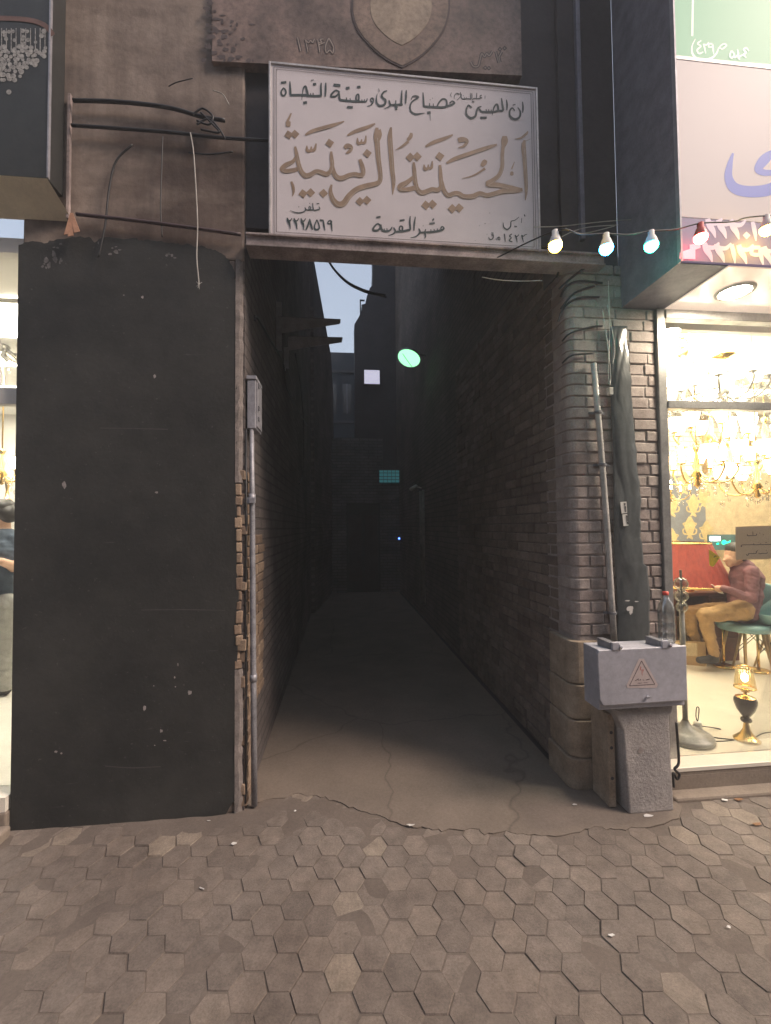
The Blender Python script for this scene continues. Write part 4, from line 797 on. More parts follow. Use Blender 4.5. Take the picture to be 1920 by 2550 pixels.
for P in [[(586, 1205, 16), (560, 1300, 46), (552, 1400, 66), (600, 1480, 84), (720, 1508, 88), (880, 1488, 92), (1020, 1400, 80), (1060, 1290, 60), (990, 1200, 70)], [(1000, 1225, 80), (900, 1210, 60), (830, 1260, 80), (785, 1330, 62), (830, 1358, 50), (900, 1362, 46), (1000, 1390, 60)]]: stroke(o, P, Hz, CY, k=8)
o.build('blue_lettering', emit('lit_blue_letter', (.12, .15, .42), .35), wpn)
o = MB()
def dig(n, x, y, s):
    D = {'2': [[(0, 0, .26), (.12, .35, .34), (.30, .65, .26), (.42, 1, .06)], [(.1, .22, .24), (.5, .24, .22), (.78, -.02, .1)]], '0': [], '1': [[(.1, 0, .2), (.2, .45, .24), (.28, 1, .06)]], '9': [[(.5, .1, .2), (.12, .12, .2), (.06, .42, .2), (.45, .45, .2), (.52, .12, .2), (.56, .6, .22), (.66, 1, .08)]]}
    for P in D[n]: stroke(o, [(x+a*s, y+b*s, c*s) for a, b, c in P], Hz, CY)
    if n == '0': dot(o, x+.35*s, y+.75*s, .2*s, Hz, CY)
for n, x in zip('22201', (385, 470, 570, 640, 725)): dig(n, x, 1722+(x-385)*.07, 150 if n != '0' else 150)
for n, x in zip('221292', (360, 455, 560, 630, 725, 830)): dig(n, x, 1912+(x-360)*.06, 150)
o.add([onY(1640+x*.3164, y*.3164, CY-.0028) for x, y in ((165, 2036), (168, 1985), (245, 1960), (245, 1925), (330, 1915), (330, 1950), (290, 1965), (290, 2040))], [tuple(range(8))])
o.build('phone_digit', emit('lit_pale_digit', (.50, .42, .50), .42), pp_)
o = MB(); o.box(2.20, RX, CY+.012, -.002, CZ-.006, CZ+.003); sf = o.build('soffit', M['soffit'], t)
lp = onZ(1830, 726, CZ-.01)
t = thing('downlight', 'round lit downlight set in the glossy canopy soffit', 'downlight', (lp.x, lp.y, CZ))
o = MB(); o.lathe([(.001, -.016), (.075, -.014), (.085, -.008)], (lp.x, lp.y, CZ-.006), 24); o.build('lens', emit('downlight_lens', (1, .88, .68), 300), t, smooth=True)
o = MB(); o.lathe([(.085, -.012), (.105, -.010), (.108, .0)], (lp.x, lp.y, CZ-.006), 24); o.build('rim', M['white'], t, smooth=True)
# shop window
GY = .0
t = thing('shop_window', 'tall glazed shopfront of the bright lamp shop on the right', 'shop window', (3.5, 0, .157))
for z, h in ((onY(1800, 790, 0).z-.035, .075), (onY(1800, 1022, 0).z, .055)):
    o = MB(); o.box(2.20, 6.4, -.03, .04, z, z+h); o.build('frame_rail', M['frame'], t, bevel=.004)
o = MB(); o.box(2.20, 6.4, .0, .008, .16, 3.2); o.build('glass_pane', M['glass'], t)
o = MB(); o.box(6.4, 6.5, -.03, .04, .16, 3.2); o.build('frame_post', M['frame'], t)
FZ = .157
o = MB(); o.box(2.0, 8.2, -.12, 4.2, .115, FZ); tag(o.build('shop_floor', M['marble']), kind='structure')
t = thing('shop_step', 'worn cement step with marble edge below the right shop window', 'step', (3.5, -.12, 0))
o = MB(); o.box(2.03, 6.5, -.126, .3, -.02, .112).box(2.03, 6.5, -.126, -.1205, .112, .137); o.build('riser', M['step'], t, bevel=.012)
o = MB(); o.prism([(2.02, -.205, -.02), (6.5, -.26, -.02), (6.5, -.11, -.02), (2.02, -.11, -.02)], (0, 0, .045)); o.build('cement_skirt', M['step'], t, bevel=.015)
o = MB(); o.box(2.03, 6.5, -.132, -.121, .138, FZ+.003); o.build('marble_edge', M['marble_edge'], t)
# shop room
BWY = 3.6
t = thing('shop_wall', 'bright back wall of the right lamp shop with white brick and gold paper', 'wall', (4, BWY, FZ))
o = MB(); o.box(1.9, 8.2, BWY, BWY+.15, 1.9, 3.5); o.build('white_brick', M['shop_brick'], t)
q0 = onY(1760, 1400, BWY).x
o = MB(); o.box(1.9, q0, BWY-.01, BWY+.15, FZ, 1.9).box(1.9, q0, BWY-.012, BWY-.0105, 1.9, 2.45); wb = o.build('slate_panel', M['wall_blue'], t)
o = MB(); o.box(q0, 8.2, BWY-.01, BWY+.15, FZ, 1.9).box(q0, 8.2, BWY-.012, BWY-.0105, 1.9, 2.5); o.build('gold_panel', M['wall_gold'], t)
o = MB()
Dm = (1640, 1000, .1809)
def damask(x, y, s, Yd):
    for P in [[(0, -160, 30), (0, -90, 110), (0, -20, 150), (0, 60, 100), (0, 120, 30)], [(-60, -70, 20), (-95, -60, 16), (-70, -30, 16)], [(60, -70, 20), (95, -60, 16), (70, -30, 16)], [(-20, 90, 22), (-80, 80, 22), (-95, 30, 20), (-75, 10, 14)], [(20, 90, 22), (80, 80, 22), (95, 30, 20), (75, 10, 14)], [(-40, 150, 20), (0, 110, 26), (40, 150, 20)], [(-30, 115, 20), (40, 160, 14)]]:
        stroke(o, [(x+a*s, y+b*s, c*s) for a, b, c in P], Dm, Yd)
for x, y in ((430, 1740), (660, 1800), (360, 1120), (190, 1430), (620, 1300), (180, 1900), (480, 1430)): damask(x, y, .98, BWY-.014)
o.build('damask_motif', M['damask'], wb)
o = MB(); o.box(8.05, 8.2, 0, BWY, FZ, 3.5); tag(o.build('shop_wall', M['wall_cream']), 'cream right side wall inside the right lamp shop', 'wall')
o = MB(); o.box(1.9, 2.0, .42, BWY, FZ, 3.5); tag(o.build('shop_wall', M['wall_cream']), 'cream left side wall inside the right lamp shop', 'wall')
CEZ = 3.45
o = MB(); o.box(1.9, 8.2, .05, BWY+.1, CEZ, CEZ+.1); tag(o.build('shop_ceiling', M['white']), 'white ceiling of the right lamp shop hung with chandeliers', 'ceiling')
o = MB(); o.box(1.86, 8.3, .36, .42, 3.21, 3.45); tag(o.build('ceiling_beam', M['white']), 'white drop beam behind the top of the right shop window', 'beam')
def ceiling_fills(P, z, strength, c, lbs, grp):  # out-of-view glowing ceiling panels added to brighten the shop rooms
    for (x, y), lb in zip(P, lbs):
        t = thing('added_ceiling_panel', lb, 'added fill light', (x, y, z), grp)
        o = MB(); o.box(x-.45, x+.45, y-.3, y+.3, z-.02, z); o.build('glow_face', emit('fill_panel_glow', c, strength), t)
        o = MB(); 
        o.box(x-.47, x-.45, y-.32, y+.32, z-.03, z).box(x+.45, x+.47, y-.32, y+.32, z-.03, z).box(x-.45, x+.45, y-.32, y-.30, z-.03, z).box(x-.45, x+.45, y+.30, y+.32, z-.03, z)
        o.build('trim', M['white'], t)
ceiling_fills([(3.0, 1.1), (4.6, 1.1), (6.2, 1.1), (3.6, 2.6), (5.2, 2.6), (6.8, 2.6)], CEZ-.002, 19.0, (1, .87, .66),
              ['front left added ceiling fill panel in the right shop', 'front middle added ceiling fill panel in the right shop', 'front right added ceiling fill panel in the right shop', 'rear left added ceiling fill panel in the right shop', 'rear middle added ceiling fill panel in the right shop', 'rear right added ceiling fill panel in the right shop'], 'added ceiling fill panels in the right shop')
# chandeliers
def chandelier(px, py, D, R, arms, lb, ceil, grp, shade='candle', metal='gold_metal', crystals=True):
    c = atD(px, py, D); t = thing('chandelier', lb, 'chandelier', (c.x, c.y, c.z), grp); mt = M[metal]; h = R*1.1
    o = MB(); o.lathe([(.006, -h*.55), (R*.10, -h*.48), (R*.05, -h*.36), (R*.16, -h*.22), (R*.06, -h*.05), (R*.09, h*.15), (R*.04, h*.4), (R*.10, h*.55), (.006, h*.62)], c, 14); o.build('stem', mt, t, smooth=True)
    o = MB(); o.tube([c+V((0, 0, h*.6)), V((c.x, c.y, ceil))], .006, 6); o.build('rod', mt, t)
    ph = random.uniform(0, 1)
    for k in range(arms):
        a = 2*math.pi*(k+ph)/arms; u = V((math.cos(a), math.sin(a), 0)); z = V((0, 0, 1))
        P = [c-z*h*.2, c+u*R*.35-z*h*.42, c+u*R*.75-z*h*.40, c+u*R*1.0-z*h*.12, c+u*R*.98+z*h*.02]
        o = MB(); o.tube([V(q) for q in crom([tuple(p) for p in P], 5)], R*.028, 7).lathe([(.002, 0), (R*.10, R*.02), (R*.11, R*.05), (R*.03, R*.06)], P[-1], 12); ar = o.build('arm', mt, t, smooth=True)
        o = MB()
        if shade == 'candle': o.lathe([(R*.055, R*.05), (R*.055, R*.36), (R*.075, R*.40), (R*.05, R*.52), (.001, R*.60)], P[-1], 10)
        else: o.lathe([(R*.10, R*.05), (R*.14, R*.14), (R*.21, R*.34), (R*.24, R*.5), (R*.20, R*.5), (.001, R*.16)], P[-1], 14)
        o.build('candle_lamp', M['bulb_warm'] if shade == 'candle' else M['glow_white'], ar, smooth=True)
    if crystals:
        o = MB()
        for k in range(arms*5):
            a = 2*math.pi*k/(arms*5); rr = R*random.choice((.3, .5, .72, .95)); p = c+V((rr*math.cos(a), rr*math.sin(a), -h*random.uniform(.3, .75)))
            o.ball(p, R*.045, 6, 4, (1, 1, 1.8))
        o.build('crystal_drop', M['crystal'], t)
    return t
g = 'chandeliers hanging in the right shop'
chandelier(1735, 1165, 3.95, .30, 6, 'brass chandelier with white candle shades, left of the hanging display', CEZ, g, 'candle', 'gold_metal')
chandelier(1818, 1150, 4.3, .30, 8, 'wide brass chandelier with sweeping arms, middle of the display', CEZ, g, 'bell')
chandelier(1885, 1195, 4.0, .28, 6, 'brass chandelier with round arms above the paper notice', CEZ, g, 'bell')
chandelier(1668, 1225, 4.3, .17, 5, 'small crystal chandelier at the left window edge', CEZ, g, 'candle')
chandelier(1905, 1090, 4.7, .34, 8, 'large crystal chandelier at the right edge under the window rail', CEZ, g, 'bell', 'gold_metal')
chandelier(1770, 1075, 5.0, .36, 8, 'crystal chandelier just below the window rail, behind the others', CEZ, g, 'bell')
chandelier(1800, 960, 4.2, .34, 8, 'white glass chandelier in the upper pane, centre', CEZ, g, 'bell', 'frame')
chandelier(1700, 985, 4.6, .28, 6, 'crystal chandelier low in the upper pane, left', CEZ, g, 'bell', 'frame')
chandelier(1890, 925, 4.5, .32, 8, 'crystal chandelier in the upper pane, right', CEZ, g, 'bell', 'frame')
chandelier(1675, 900, 5.2, .26, 6, 'brass chandelier behind the bead pendant in the upper pane', CEZ, g, 'bell')
c = atD(1699, 842, 3.5); t = thing('bead_pendant', 'pendant lamp of four stacked brown glass balls with a white bell', 'pendant lamp', (c.x, c.y, c.z))
GB = glass('amber_glass_ball', (.80, .55, .36), .5, .05)
for k in range(4):
    o = MB(); o.ball(c+V((0, 0, .115-.078*k)), .040, 18, 12); o.build('glass_ball', GB, t, smooth=True)
o = MB(); o.tube([c+V((0, 0, .15)), V((c.x, c.y, CEZ))], .006, 6); o.build('cord', M['gold_metal'], t)
o = MB(); o.lathe([(.02, -.17), (.05, -.20), (.09, -.27), (.13, -.36), (.12, -.36), (.001, -.24)], c, 20); o.build('bell_shade', M['glow_white'], t, smooth=True)
c = onY(1757, 880, BWY-.05); t = thing('round_mirror', 'round brass rimmed mirror high on the white brick wall', 'mirror', (c.x, c.y, c.z))
o = MB(); o.lathe([(.20, -.02), (.27, -.01), (.27, .03), (.20, .03)], c, 28, V((0, -1, 0))); o.build('rim', M['wood'], t, smooth=True)
o = MB(); o.lathe([(.001, .0), (.20, .0)], c, 28, V((0, -1, 0))); o.build('mirror_glass', simple('mirror_glass', (.5, .5, .5), .08, 1, bmp=0), t)
c = atD(1800, 845, 3.9); t = thing('drum_pendant', 'white cylinder pendant lamp in the upper pane', 'pendant lamp', (c.x, c.y, c.z))
o = MB(); o.lathe([(.07, -.12), (.075, -.12), (.075, .12), (.07, .12)], c, 24); o.build('lamp_shade', M['glow_white'], t, smooth=True)
o = MB(); o.lathe([(.001, -.19), (.10, -.16), (.08, -.14), (.01, -.12)], c, 20).tube([c+V((0, 0, .12)), V((c.x, c.y, CEZ))], .005, 6); o.build('fitting', M['gold_metal'], t, smooth=True)
c = onY(1745, 800, BWY-.05); o = MB(); o.tube([V((c.x, BWY-.04, 3.44)), V((c.x, BWY-.04, 2.5))], .035, 10); tag(o.build('wall_pipe', M['wood'], smooth=True), 'tan vertical pipe on the white brick wall above the round mirror', 'pipe')
# paper notice taped inside the glass
NY = .012
t = thing('paper_notice', 'tan paper notice with three handwritten lines taped inside the window', 'notice', tuple(onY(1875, 1345, NY)))
o = MB(); o.prism([onY(x, y, NY) for x, y in ((1832, 1312), (1990, 1306), (1990, 1392), (1832, 1394))], (0, .002, 0)); o.build('paper', simple('tan_paper', (.62, .47, .33), .8, var=.06), t)
o = MB()
for P in [[(1222, 1828, 8), (1226, 1846, 10), (1260, 1846, 9), (1345, 1842, 9), (1346, 1818, 8)], [(1296, 1790, 7), (1300, 1838, 8)], [(1390, 1808, 9), (1398, 1816, 9)], [(1440, 1828, 8), (1446, 1840, 8)],
          [(1130, 1990, 7), (1146, 1996, 9), (1150, 1974, 9), (1300, 1970, 9), (1305, 1955, 8)], [(1310, 1972, 9), (1400, 1968, 9), (1404, 1950, 7)], [(1410, 1970, 9), (1546, 1968, 9), (1620, 1968, 9)], [(1375, 1935, 8), (1380, 1938, 8)], [(1470, 1940, 8), (1490, 1940, 8)],
          [(1205, 2100, 7), (1220, 2118, 9), (1240, 2100, 9), (1240, 2092, 8), (1340, 2090, 9), (1345, 2065, 9), (1370, 2050, 7)], [(1375, 2090, 9), (1410, 2096, 10), (1420, 2090, 9), (1490, 2088, 9), (1496, 2070, 7)], [(1480, 2050, 8), (1488, 2052, 8)]]: stroke(o, P, Dm, NY)
o.build('handwriting', M['ink_brown'], t)
t = thing('yellow_pennant', 'yellow corner shaped sticker inside the window beside the seated man', 'sticker', tuple(onY(1780, 1385, NY)))
o = MB(); o.prism([onY(x, y, NY) for x, y in ((1766, 1368), (1794, 1388), (1776, 1412), (1767, 1408))], (0, .002, 0)); o.build('film', simple('yellow_film', (.75, .56, .04), .5, bmp=0), t)
o = MB()
for P in [[(760, 2150, 8), (775, 2130, 10), (800, 2128, 9)], [(800, 2165, 8), (830, 2170, 9)]]: stroke(o, P, Dm, NY)
o.build('mark', M['ink'], t)
c = onY(1795, 1342, BWY-.2); t = thing('neon_reflection', 'reflected green neon script and white lit bar, built as glowing shapes at the far wall', 'neon reflection', tuple(c))  # green script is a neon reflection, rebuilt as a glowing shape
o = MB(); a, b = onY(1772, 1347, BWY-.2), onY(1794, 1336, BWY-.2); o.box(a.x, b.x, BWY-.2, BWY-.17, a.z, b.z); o.build('white_bar', emit('cool_white_bar', (.9, 1, 1), 3), t)
o = MB()
for P in [[(800, 1960, 20), (830, 1955, 20)], [(880, 1960, 30), (905, 1935, 60), (930, 1940, 24), (960, 1935, 12), (990, 1915, 12)], [(950, 1945, 10), (985, 1930, 14)]]: stroke(o, P, Dm, BWY-.2)
o.build('green_script', emit('green_reflection_glow', (0, .9, .45), 2.2), t)
o = MB(); a, b = onY(1766, 1362, BWY-.17), onY(1832, 1334, BWY-.17); o.box(a.x, b.x, BWY-.168, BWY-.14, a.z-.05, b.z+.02); o.build('backing', simple('teal_backing', (.06, .12, .13), .5), t)

# ------------------------------------------------------------------ lamps and furniture in the right shop
lb = onZ(1708, 1838, FZ); D0 = (lb-CAM).dot(FW)
t = thing('floor_lamp', 'tall grey floor lamp with three glass balls on a round base', 'floor lamp', tuple(lb))
o = MB(); o.lathe([(.001, .0), (.172, 0), (.178, .016), (.165, .038), (.14, .045), (.135, .055), (.105, .06), (.095, .07), (.04, .09), (.02, .13)], lb, 28); o.build('base', M['lampgrey'], t, smooth=True)
zt = onY(1700, 1525, lb.y).z
o = MB(); o.tube([lb+V((0, 0, .08)), V((lb.x, lb.y, zt+.02))], .017, 12); o.build('pole', M['lampgrey'], t, smooth=True)
zc = zt
for r in (.040, .046, .048):
    o = MB(); o.ball((lb.x, lb.y, zc+r), r, 20, 12); o.build('glass_ball', M['lens'], t, smooth=True); zc += r*1.85
o = MB(); o.tube([V((lb.x, lb.y, zt)), V((lb.x, lb.y, zc+.06))], .008, 8); o.build('stem', M['lampgrey'], t)
cs = onY(1700, 1440, lb.y)
c = atD(1702, 1402, 5.0); LS = 1.28; t = thing('red_lamp', 'big red pleated lampshade lit from inside beside the window frame', 'lamp', tuple(c))
mt, tt, bb = new_mat('red_shade_fabric'); tt.links.new(ramp(tt, noise(tt, coords(tt, (30, 30, 1)), 1.2, 4), [(.3, (.20, .025, .018)), (.7, (.33, .05, .035))]), bb.inputs['Base Color']); bb.inputs['Roughness'].default_value = .7; bb.inputs['Emission Color'].default_value = (.8, .12, .06, 1); bb.inputs['Emission Strength'].default_value = .06
o = MB(); n = 60; pr = [(.345*LS, -.18*LS), (.31*LS, -.08*LS), (.26*LS, .04*LS), (.205*LS, .175*LS)]
vs = [c+V(((r+.006*(k % 2))*math.cos(2*math.pi*k/n), (r+.006*(k % 2))*math.sin(2*math.pi*k/n), z)) for r, z in pr for k in range(n)]
o.add(vs, [(i*n+k, i*n+(k+1) % n, (i+1)*n+(k+1) % n, (i+1)*n+k) for i in range(3) for k in range(n)]); o.build('lamp_shade', mt, t)
o = MB(); o.lathe([(a*LS, b_*LS) for a, b_ in [(.346, -.196), (.352, -.19), (.352, -.178), (.346, -.176)]], c, 40).lathe([(a*LS, b_*LS) for a, b_ in [(.205, .172), (.212, .174), (.212, .186), (.205, .188)]], c, 40); o.build('shade_trim', M['gold_metal'], t, smooth=True)
o = MB(); o.ball(c+V((.08, -.30, .03)), .03, 12, 8, (1, 1, 1.5)); o.build('bulb', M['bulb_warm'], t, smooth=True)
o = MB(); o.tube([c+V((0, 0, .1)), V((c.x, c.y, .96))], .016, 10).lathe([(.10, .92-c.z), (.09, .96-c.z), (.02, 1.0-c.z)], c, 20); o.build('stand', M['gold_metal'], t, smooth=True)
t = thing('wooden_desk', 'dark red wooden desk behind the red lampshade', 'desk', (c.x, c.y+.1, FZ))
dx0, dx1, dy0, dy1 = c.x-.62, c.x+.56, c.y-.18, c.y+.40
o = MB(); o.box(dx0, dx1, dy0, dy1, .89, .93); o.build('top', M['brown_wood'], t, bevel=.008)
for x in (dx0+.03, dx1-.40):
    o = MB(); o.box(x, x+.36, dy0+.03, dy1-.03, FZ, .89); pd = o.build('drawer_unit', M['brown_wood'], t, bevel=.006)
    for z in (.25, .48, .70):
        o = MB(); o.box(x+.02, x+.34, dy0+.015, dy0+.029, z, z+.17); o.build('drawer_front', M['brown_wood'], pd, bevel=.005)
o = MB(); o.box(dx0+.39, dx1-.40, dy1-.06, dy1-.03, .35, .89); o.build('modesty_panel', M['brown_wood'], t)
# table lamp on the floor
b = onZ(1860, 1843, FZ); t = thing('table_lamp', 'lit table lamp with black urn body and brass foot on the marble floor', 'table lamp', tuple(b))
o = MB(); o.lathe([(.001, 0), (.078, 0), (.080, .008), (.066, .02), (.040, .045), (.022, .08), (.015, .125)], b, 28); o.build('foot', M['gold_metal'], t, smooth=True)
o = MB(); o.lathe([(.015, .125), (.03, .130), (.035, .142), (.03, .155), (.016, .160)], b, 24).lathe([(.016, .160), (.03, .175), (.055, .215), (.070, .265), (.069, .285), (.058, .303)], b, 28); o.build('urn', M['black_ceramic'], t, smooth=True)
o = MB(); o.lathe([(.058, .303), (.035, .310), (.012, .315), (.010, .34), (.026, .342), (.026, .36), (.012, .362)], b, 24); o.build('neck', M['gold_metal'], t, smooth=True)
sh = glass('pleated_glass_shade', (1, .90, .66), .25, .2)
o = MB(); n = 48; pr = [(.064, .368), (.060, .41), (.053, .46), (.047, .51)]
o.add([b+V((r*(1+.02*(k % 2))*math.cos(6.2832*k/n), r*(1+.02*(k % 2))*math.sin(6.2832*k/n), z)) for r, z in pr for k in range(n)], [(i*n+k, i*n+(k+1) % n, (i+1)*n+(k+1) % n, (i+1)*n+k) for i in range(3) for k in range(n)]); o.build('lamp_shade', sh, t)
o = MB(); o.lathe([(.063, .364), (.067, .366), (.067, .374), (.063, .376)], b, 30).lathe([(.046, .506), (.049, .508), (.049, .514), (.046, .516)], b, 30); o.build('shade_rim', M['gold_metal'], t, smooth=True)
o = MB(); o.ball(b+V((0, 0, .44)), .022, 12, 8, (1, 1, 1.4)); o.build('bulb', emit('lit_bulb_table', (1, .80, .45), 30), t, smooth=True)
# adaptor and cords
p = onZ(1738, 1818, FZ); t = thing('plug_adaptor', 'white plug adaptor with looped cords lying on the floor', 'plug', tuple(p))
o = MB(); o.lathe([(.001, 0), (.026, .001), (.028, .02), (.028, .055), (.022, .062), (.001, .063)], p+V((0, 0, .002)), 18); o.build('body', M['white'], t, smooth=True)
o = MB(); o.tube([V(q) for q in crom([tuple(p+V(d)) for d in ((0, 0, .06), (-.012, 0, .10), (-.004, 0, .165), (.014, 0, .16), (.008, 0, .10), (0, 0, .06))], 6)], .0035, 6).tube([V(q) for q in crom([tuple(p+V(d)) for d in ((.02, 0, .03), (.09, -.01, .02), (.16, -.02, .006), (.165, -.01, .006), (.09, .0, .018))], 5)], .0035, 6).tube([p+V((-.02, 0, .04)), p+V((-.07, 0, .035))], .0035, 6); o.build('cord', M['cable'], t, smooth=True)
for P, lb in (([(1752, 1828), (1768, 1834), (1790, 1838), (1828, 1842)], 'thin cord running from the floor lamp to the table lamp, upper strand'), ([(1754, 1830), (1766, 1843), (1790, 1846), (1828, 1843)], 'thin cord running from the floor lamp to the table lamp, lower strand'), ([(1884, 1834), (1900, 1826), (1930, 1822)], 'thin cord leaving the table lamp to the right')):
    o = MB(); o.tube([V(q) for q in crom([tuple(onZ(x, y, FZ+.004)) for x, y in P], 5)], .0035, 6); tag(o.build('cord', M['cable'], smooth=True), lb, 'cord')
# cardboard box
p = onZ(1716, 1656, FZ); t = thing('cardboard_box', 'open cardboard carton with raised flap on the shop floor', 'box', tuple(p))
rz = Matrix.Rotation(-.45, 3, 'Z')
def rb(o, x0, x1, y0, y1, z0, z1): o.hexa([p+rz@V(q) for q in ((x0, y0, z0), (x1, y0, z0), (x1, y1, z0), (x0, y1, z0), (x0, y0, z1), (x1, y0, z1), (x1, y1, z1), (x0, y1, z1))])
o = MB(); rb(o, -.2, .16, 0, .006, 0, .26); rb(o, -.2, .16, .29, .296, 0, .26); rb(o, -.2, -.194, .006, .29, 0, .26); rb(o, .154, .16, .006, .29, 0, .26); rb(o, -.194, .154, .006, .29, 0, .006); o.build('carton', M['card'], t)
o = MB(); o.hexa([p+rz@V(q) for q in ((-.2, .297, .26), (.16, .297, .26), (.16, .302, .26), (-.2, .302, .26), (-.2, .35, .46), (.16, .35, .46), (.16, .355, .46), (-.2, .355, .46))]); o.build('flap', M['card'], t)
o = MB(); o.hexa([p+rz@V(q) for q in ((.161, 0, .26), (.164, 0, .26), (.164, .29, .26), (.161, .29, .26), (.30, 0, .19), (.303, 0, .19), (.303, .29, .19), (.30, .29, .19))]); o.build('flap', M['card'], t)
o = MB(); rb(o, -.16, .08, -.003, -.001, .10, .24); o.build('paper_label', simple('pale_label', (.68, .55, .34), .7), t)
# shell chairs
def chair(px, py, D, rot, lb):
    c = atD(px, py, D); b = V((c.x, c.y, FZ)); t = thing('shell_chair', lb, 'chair', tuple(b), 'teal shell chairs'); R = Matrix.Rotation(rot, 3, 'Z'); sz = c.z-FZ
    o = MB(); U, Vn = 18, 9; vs = []
    for j in range(Vn+1):
        s = j/Vn
        for i in range(U+1):
            a = math.pi*2*i/U; back = max(0, math.cos(a))
            r = .25*s**.6; z = .0+.13*s**3+ .26*(s**4)*back**1.2
            vs.append(b+R@V((-r*math.cos(a)*(1.0+.1*s), r*math.sin(a), sz+z)))
    o.add(vs, [(j*(U+1)+i, j*(U+1)+i+1, (j+1)*(U+1)+i+1, (j+1)*(U+1)+i) for j in range(Vn) for i in range(U)])
    s = o.build('seat_shell', M['teal'], t, smooth=True); md = s.modifiers.new('s', 'SOLIDIFY'); md.thickness = .012; md.offset = -1
    pts = []
    for k in range(4):
        a = math.pi/4+k*math.pi/2; tp = b+R@V((.11*math.cos(a), .11*math.sin(a), sz-.012)); bt = b+R@V((.25*math.cos(a), .24*math.sin(a), 0)); pts.append((tp, bt))
        o = MB(); o.tube([tp, bt], [.015, .010], 8); o.build('leg', M['wood'], t, smooth=True)
    for k in range(4):
        a, d2 = pts[k], pts[(k+1) % 4]
        o = MB(); o.tube([a[0]+(a[1]-a[0])*.1, d2[0]+(d2[1]-d2[0])*.7], .004, 5).tube([d2[0]+(d2[1]-d2[0])*.1, a[0]+(a[1]-a[0])*.7], .004, 5); o.build('brace', M['cable'], t)
    return b, sz
cb, csz = chair(1876, 1545, 4.7, 2.3, 'teal shell chair on wooden legs holding a tray of fittings')
chair(1950, 1560, 4.5, 2.9, 'teal shell chair on wooden legs cut by the right edge')
o = MB(); trm = thing('fittings_tray', 'dark tray of brass fittings on the teal chair', 'tray', (cb.x, cb.y, cb.z+csz+.03))
o.lathe([(.001, .03), (.13, .03), (.15, .06), (.145, .06), (.125, .036), (.001, .036)], (cb.x, cb.y, cb.z+csz), 20); o.build('bowl', M['brown_wood'], trm, smooth=True)
o = MB()
for _ in range(24):
    a = random.uniform(0, 6.28); r = random.uniform(0, .1); p = V((cb.x+r*math.cos(a), cb.y+r*math.sin(a), cb.z+csz+.06+random.uniform(0, .02))); d = V((random.uniform(-1, 1), random.uniform(-1, 1), random.uniform(-.2, .4))).normalized()*.05
    o.tube([p, p+d], .006, 6)
o.build('fitting', M['gold_metal'], trm, smooth=True)
for px, py, tp, lb in ((1803, 1660, 1560, 'slim brass lamp stand by the seated man'), (1890, 1672, 1578, 'slim brass lamp stand in front of the teal chairs')):
    b = onZ(px, py, FZ); t = thing('brass_stand', lb, 'lamp stand', tuple(b), 'slim brass lamp stands')
    o = MB(); o.lathe([(.001, 0), (.10, 0), (.102, .012), (.09, .02), (.02, .026)], b, 24); o.build('base', M['gold_metal'], t, smooth=True)
    o = MB(); o.tube([b+V((0, 0, .02)), V((b.x, b.y, onY(px, tp, b.y).z))], .013, 10); o.build('pole', M['gold_metal'], t, smooth=True)

# ------------------------------------------------------------------ people: one remeshed skin per body
def person(name, label, parts, mats, hair, root, extra=None, vox=.0075):
    """parts: (p0, r0, p1, r1, material index); one continuous surface grown by voxel remesh"""
    mb = MB()
    for p0, r0, p1, r1, k in parts:
        p0, p1 = V(p0), V(p1); d = p1-p0
        if d.length < 1e-4: mb.ball(p0, r0, 14, 10); continue
        u = d.normalized(); n = 7
        pts = [p0-u*r0*math.cos(math.pi/2*i/n) for i in range(n)] + [p0, p1] + [p1+u*r1*math.sin(math.pi/2*i/n) for i in range(1, n+1)]
        rs = [r0*math.sin(math.pi/2*i/n)+.0005 for i in range(n)] + [r0, r1] + [r1*math.cos(math.pi/2*i/n)+.0005 for i in range(1, n+1)]
        mb.tube(pts, rs, 14)
    t = thing(name, label, 'person', tuple(root))
    o = mb.build('body', mats, t)
    md = o.modifiers.new('r', 'REMESH'); md.mode = 'VOXEL'; md.voxel_size = vox; md.use_smooth_shade = True
    ms = o.modifiers.new('s', 'SMOOTH'); ms.factor = .5; ms.iterations = 2
    dg = bpy.context.evaluated_depsgraph_get(); me = bpy.data.meshes.new_from_object(o.evaluated_get(dg))
    o.modifiers.clear(); o.data = me
    while len(me.materials) < len(mats): me.materials.append(mats[len(me.materials)])
    off = V(t['_base']); segs = [(V(a)-off, ra, V(b)-off, rb, k) for a, ra, b, rb, k in parts]
    for f in me.polygons:
        f.use_smooth = True; c = f.center; best = 9
        for a, ra, b, rb, k in segs:
            d = b-a; L = d.length_squared; s = max(0, min(1, (c-a).dot(d)/L)) if L > 1e-8 else 0
            dd = (c-a-d*s).length-(ra+(rb-ra)*s)
            if dd < best: best = dd; f.material_index = k
    cl = set(i for f in me.polygons if f.material_index in (0, 1) for i in f.vertices)
    nrm = [vx.normal.copy() for vx in me.vertices]
    for vx, nv in zip(me.vertices, nrm):
        if vx.index in cl: vx.co += nv*(.011*mathutils.noise.noise(V((vx.co.x*9, vx.co.y*9, vx.co.z*15)))+.006*mathutils.noise.noise(V((vx.co.x*24+vx.co.z*14, vx.co.y*24, vx.co.z*30))))
    h = MB()
    for c, r, sc in hair: h.ball(c, r, 16, 12, sc)
    h.build('hair', M['hair'], t, smooth=True)
    if extra: extra(t)
    return t
